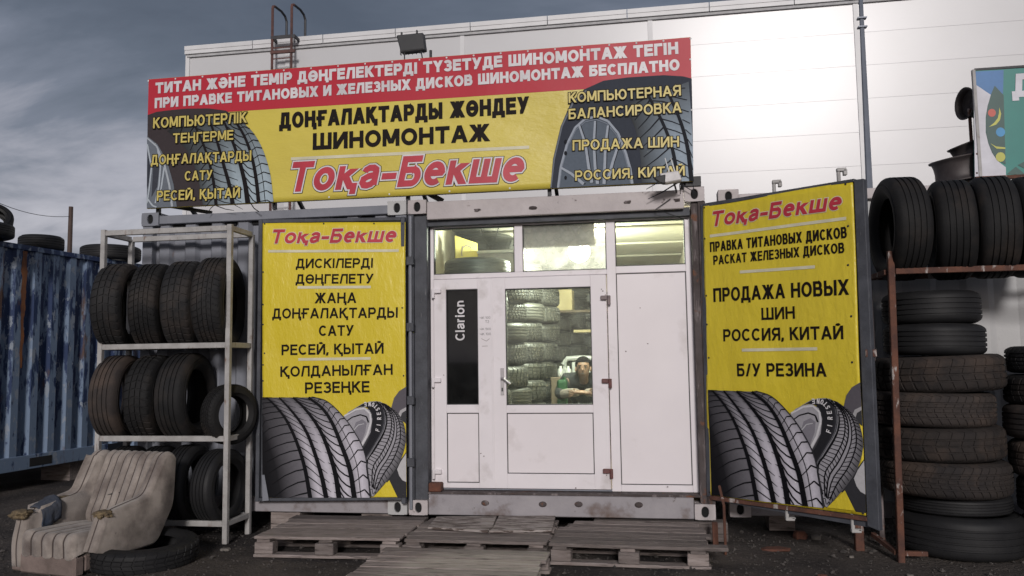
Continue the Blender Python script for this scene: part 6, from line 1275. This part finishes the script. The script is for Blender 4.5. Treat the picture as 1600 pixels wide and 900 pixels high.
def arm(xa_, xb_, lab, torn):
    path = [(.03, .16), (.12, .375), (.20, .405), (.50, .455), (.64, .715), (.70, .745), (.78, .71), (.76, .35), (.60, .10), (.25, .09)]
    if xa_ < 0: path = [(.0, .03), (-.01, .20), (.03, .37), (.10, .385), (.50, .445), (.64, .715), (.70, .745), (.78, .71), (.76, .35), (.66, .06)]
    return puffy('arm', path, xa_, xb_, 2 if xa_ < 0 else 2, .008, ends=.035, r=.05, lab=lab)
arm(-.355, -.232, 'left arm of the armchair, its end worn through', 1); arm(.232, .350, 'right arm of the armchair with torn front end', 1)
mb = MB(); mb.box(-.22, .22, .10, .62, .0, .10, AM); build('base', mb, M['chairbase'], ac, bevel=.01)
mb = MB(); mb.box(-.345, -.25, .005, .12, .0, .06, AM); build('skirt', mb, M['skirt'], ac, bevel=.012)
def lumpm(mb, c, r, seed, k=.45):
    bm = bmesh.new(); bmesh.ops.create_icosphere(bm, subdivisions=3, radius=1); o_ = len(mb.v)
    for v in bm.verts: p = v.co*(1+k*noise.noise(v.co*2.3+Vector((seed, 0, 0)))+.25*noise.noise(v.co*6+Vector((seed, 3, 0)))); mb.v.append(AM @ (Vector((p.x*r[0], p.y*r[1], p.z*r[2]))+Vector(c)))
    mb.f += [[v.index+o_ for v in f.verts] for f in bm.faces]; mb.c += [None]*len(bm.faces); bm.free()
random.seed(5)
for (c, r) in (((-.295, .03, .380), (.068, .06, .026)), ((-.30, .36, .425), (.05, .11, .02)), ((.29, .15, .388), (.055, .06, .022))):
    mb = MB(); lumpm(mb, c, r, c[0]*9+c[1])
    for i in range(5): a = rnd(0, 6.28); lumpm(mb, (c[0]+math.cos(a)*r[0]*.75, c[1]+math.sin(a)*r[1]*.75, c[2]-.012+rnd(-.01, .008)), (rnd(.014, .028), rnd(.014, .03), rnd(.010, .016)), i*3.1, .7)
    for i in range(5):
        a = rnd(0, 6.28); q = Vector(c)+Vector((math.cos(a)*r[0]*.8, math.sin(a)*r[1]*.8, .0)); e_ = q+Vector((math.cos(a)*.02+rnd(-.01, .01), math.sin(a)*.02, rnd(-.035, .015)))
        mb.tube([AM @ q, AM @ ((q+e_)/2+Vector((0, 0, rnd(-.01, .01)))), AM @ e_], [.008, .006, .003], 5)
    build('torn_foam', mb, M['foam'], ac, smooth=True)
mb = MB(); n = 12
vs = []
for i in range(n+1):
    for j in range(9):
        s, t = i/n, j/8; ang = t*3.6-.6; y = .13+.15*s; top = .415+.06*(s) 
        x = -.295+.078*math.cos(math.pi-ang*.9)*1.0; z = top-.02+.032*math.sin(min(ang, 1.57))-max(0, t-.55)*.28
        x = -.295+(-.072+.144*min(1, t/.55)); z = top+.022*math.sin(math.pi*min(1, t/.55))-max(0, t-.55)*.30
        x += .012 if t > .55 else 0
        vs.append(AM @ Vector((x+.014*noise.noise(Vector((s*4, t*5, 1))), y+.012*noise.noise(Vector((s*3, t*6, 8))), z-.03+.014*noise.noise(Vector((s*5, t*4, 4))))))
mb.add(vs, [(i*9+j, i*9+j+1, (i+1)*9+j+1, (i+1)*9+j) for i in range(n) for j in range(8)]); o = build('torn_cloth', mb, M['bluecloth'], ac, smooth=True); sm = o.modifiers.new('t', 'SOLIDIFY'); sm.thickness = .008
mb = MB(); mb.tube([AM @ Vector(p) for p in ((-.06, .535, .435), (-.03, .545, .445), (.0, .55, .44), (.03, .555, .455))], .004, 5); build('tear', mb, M['gasket'], ac)
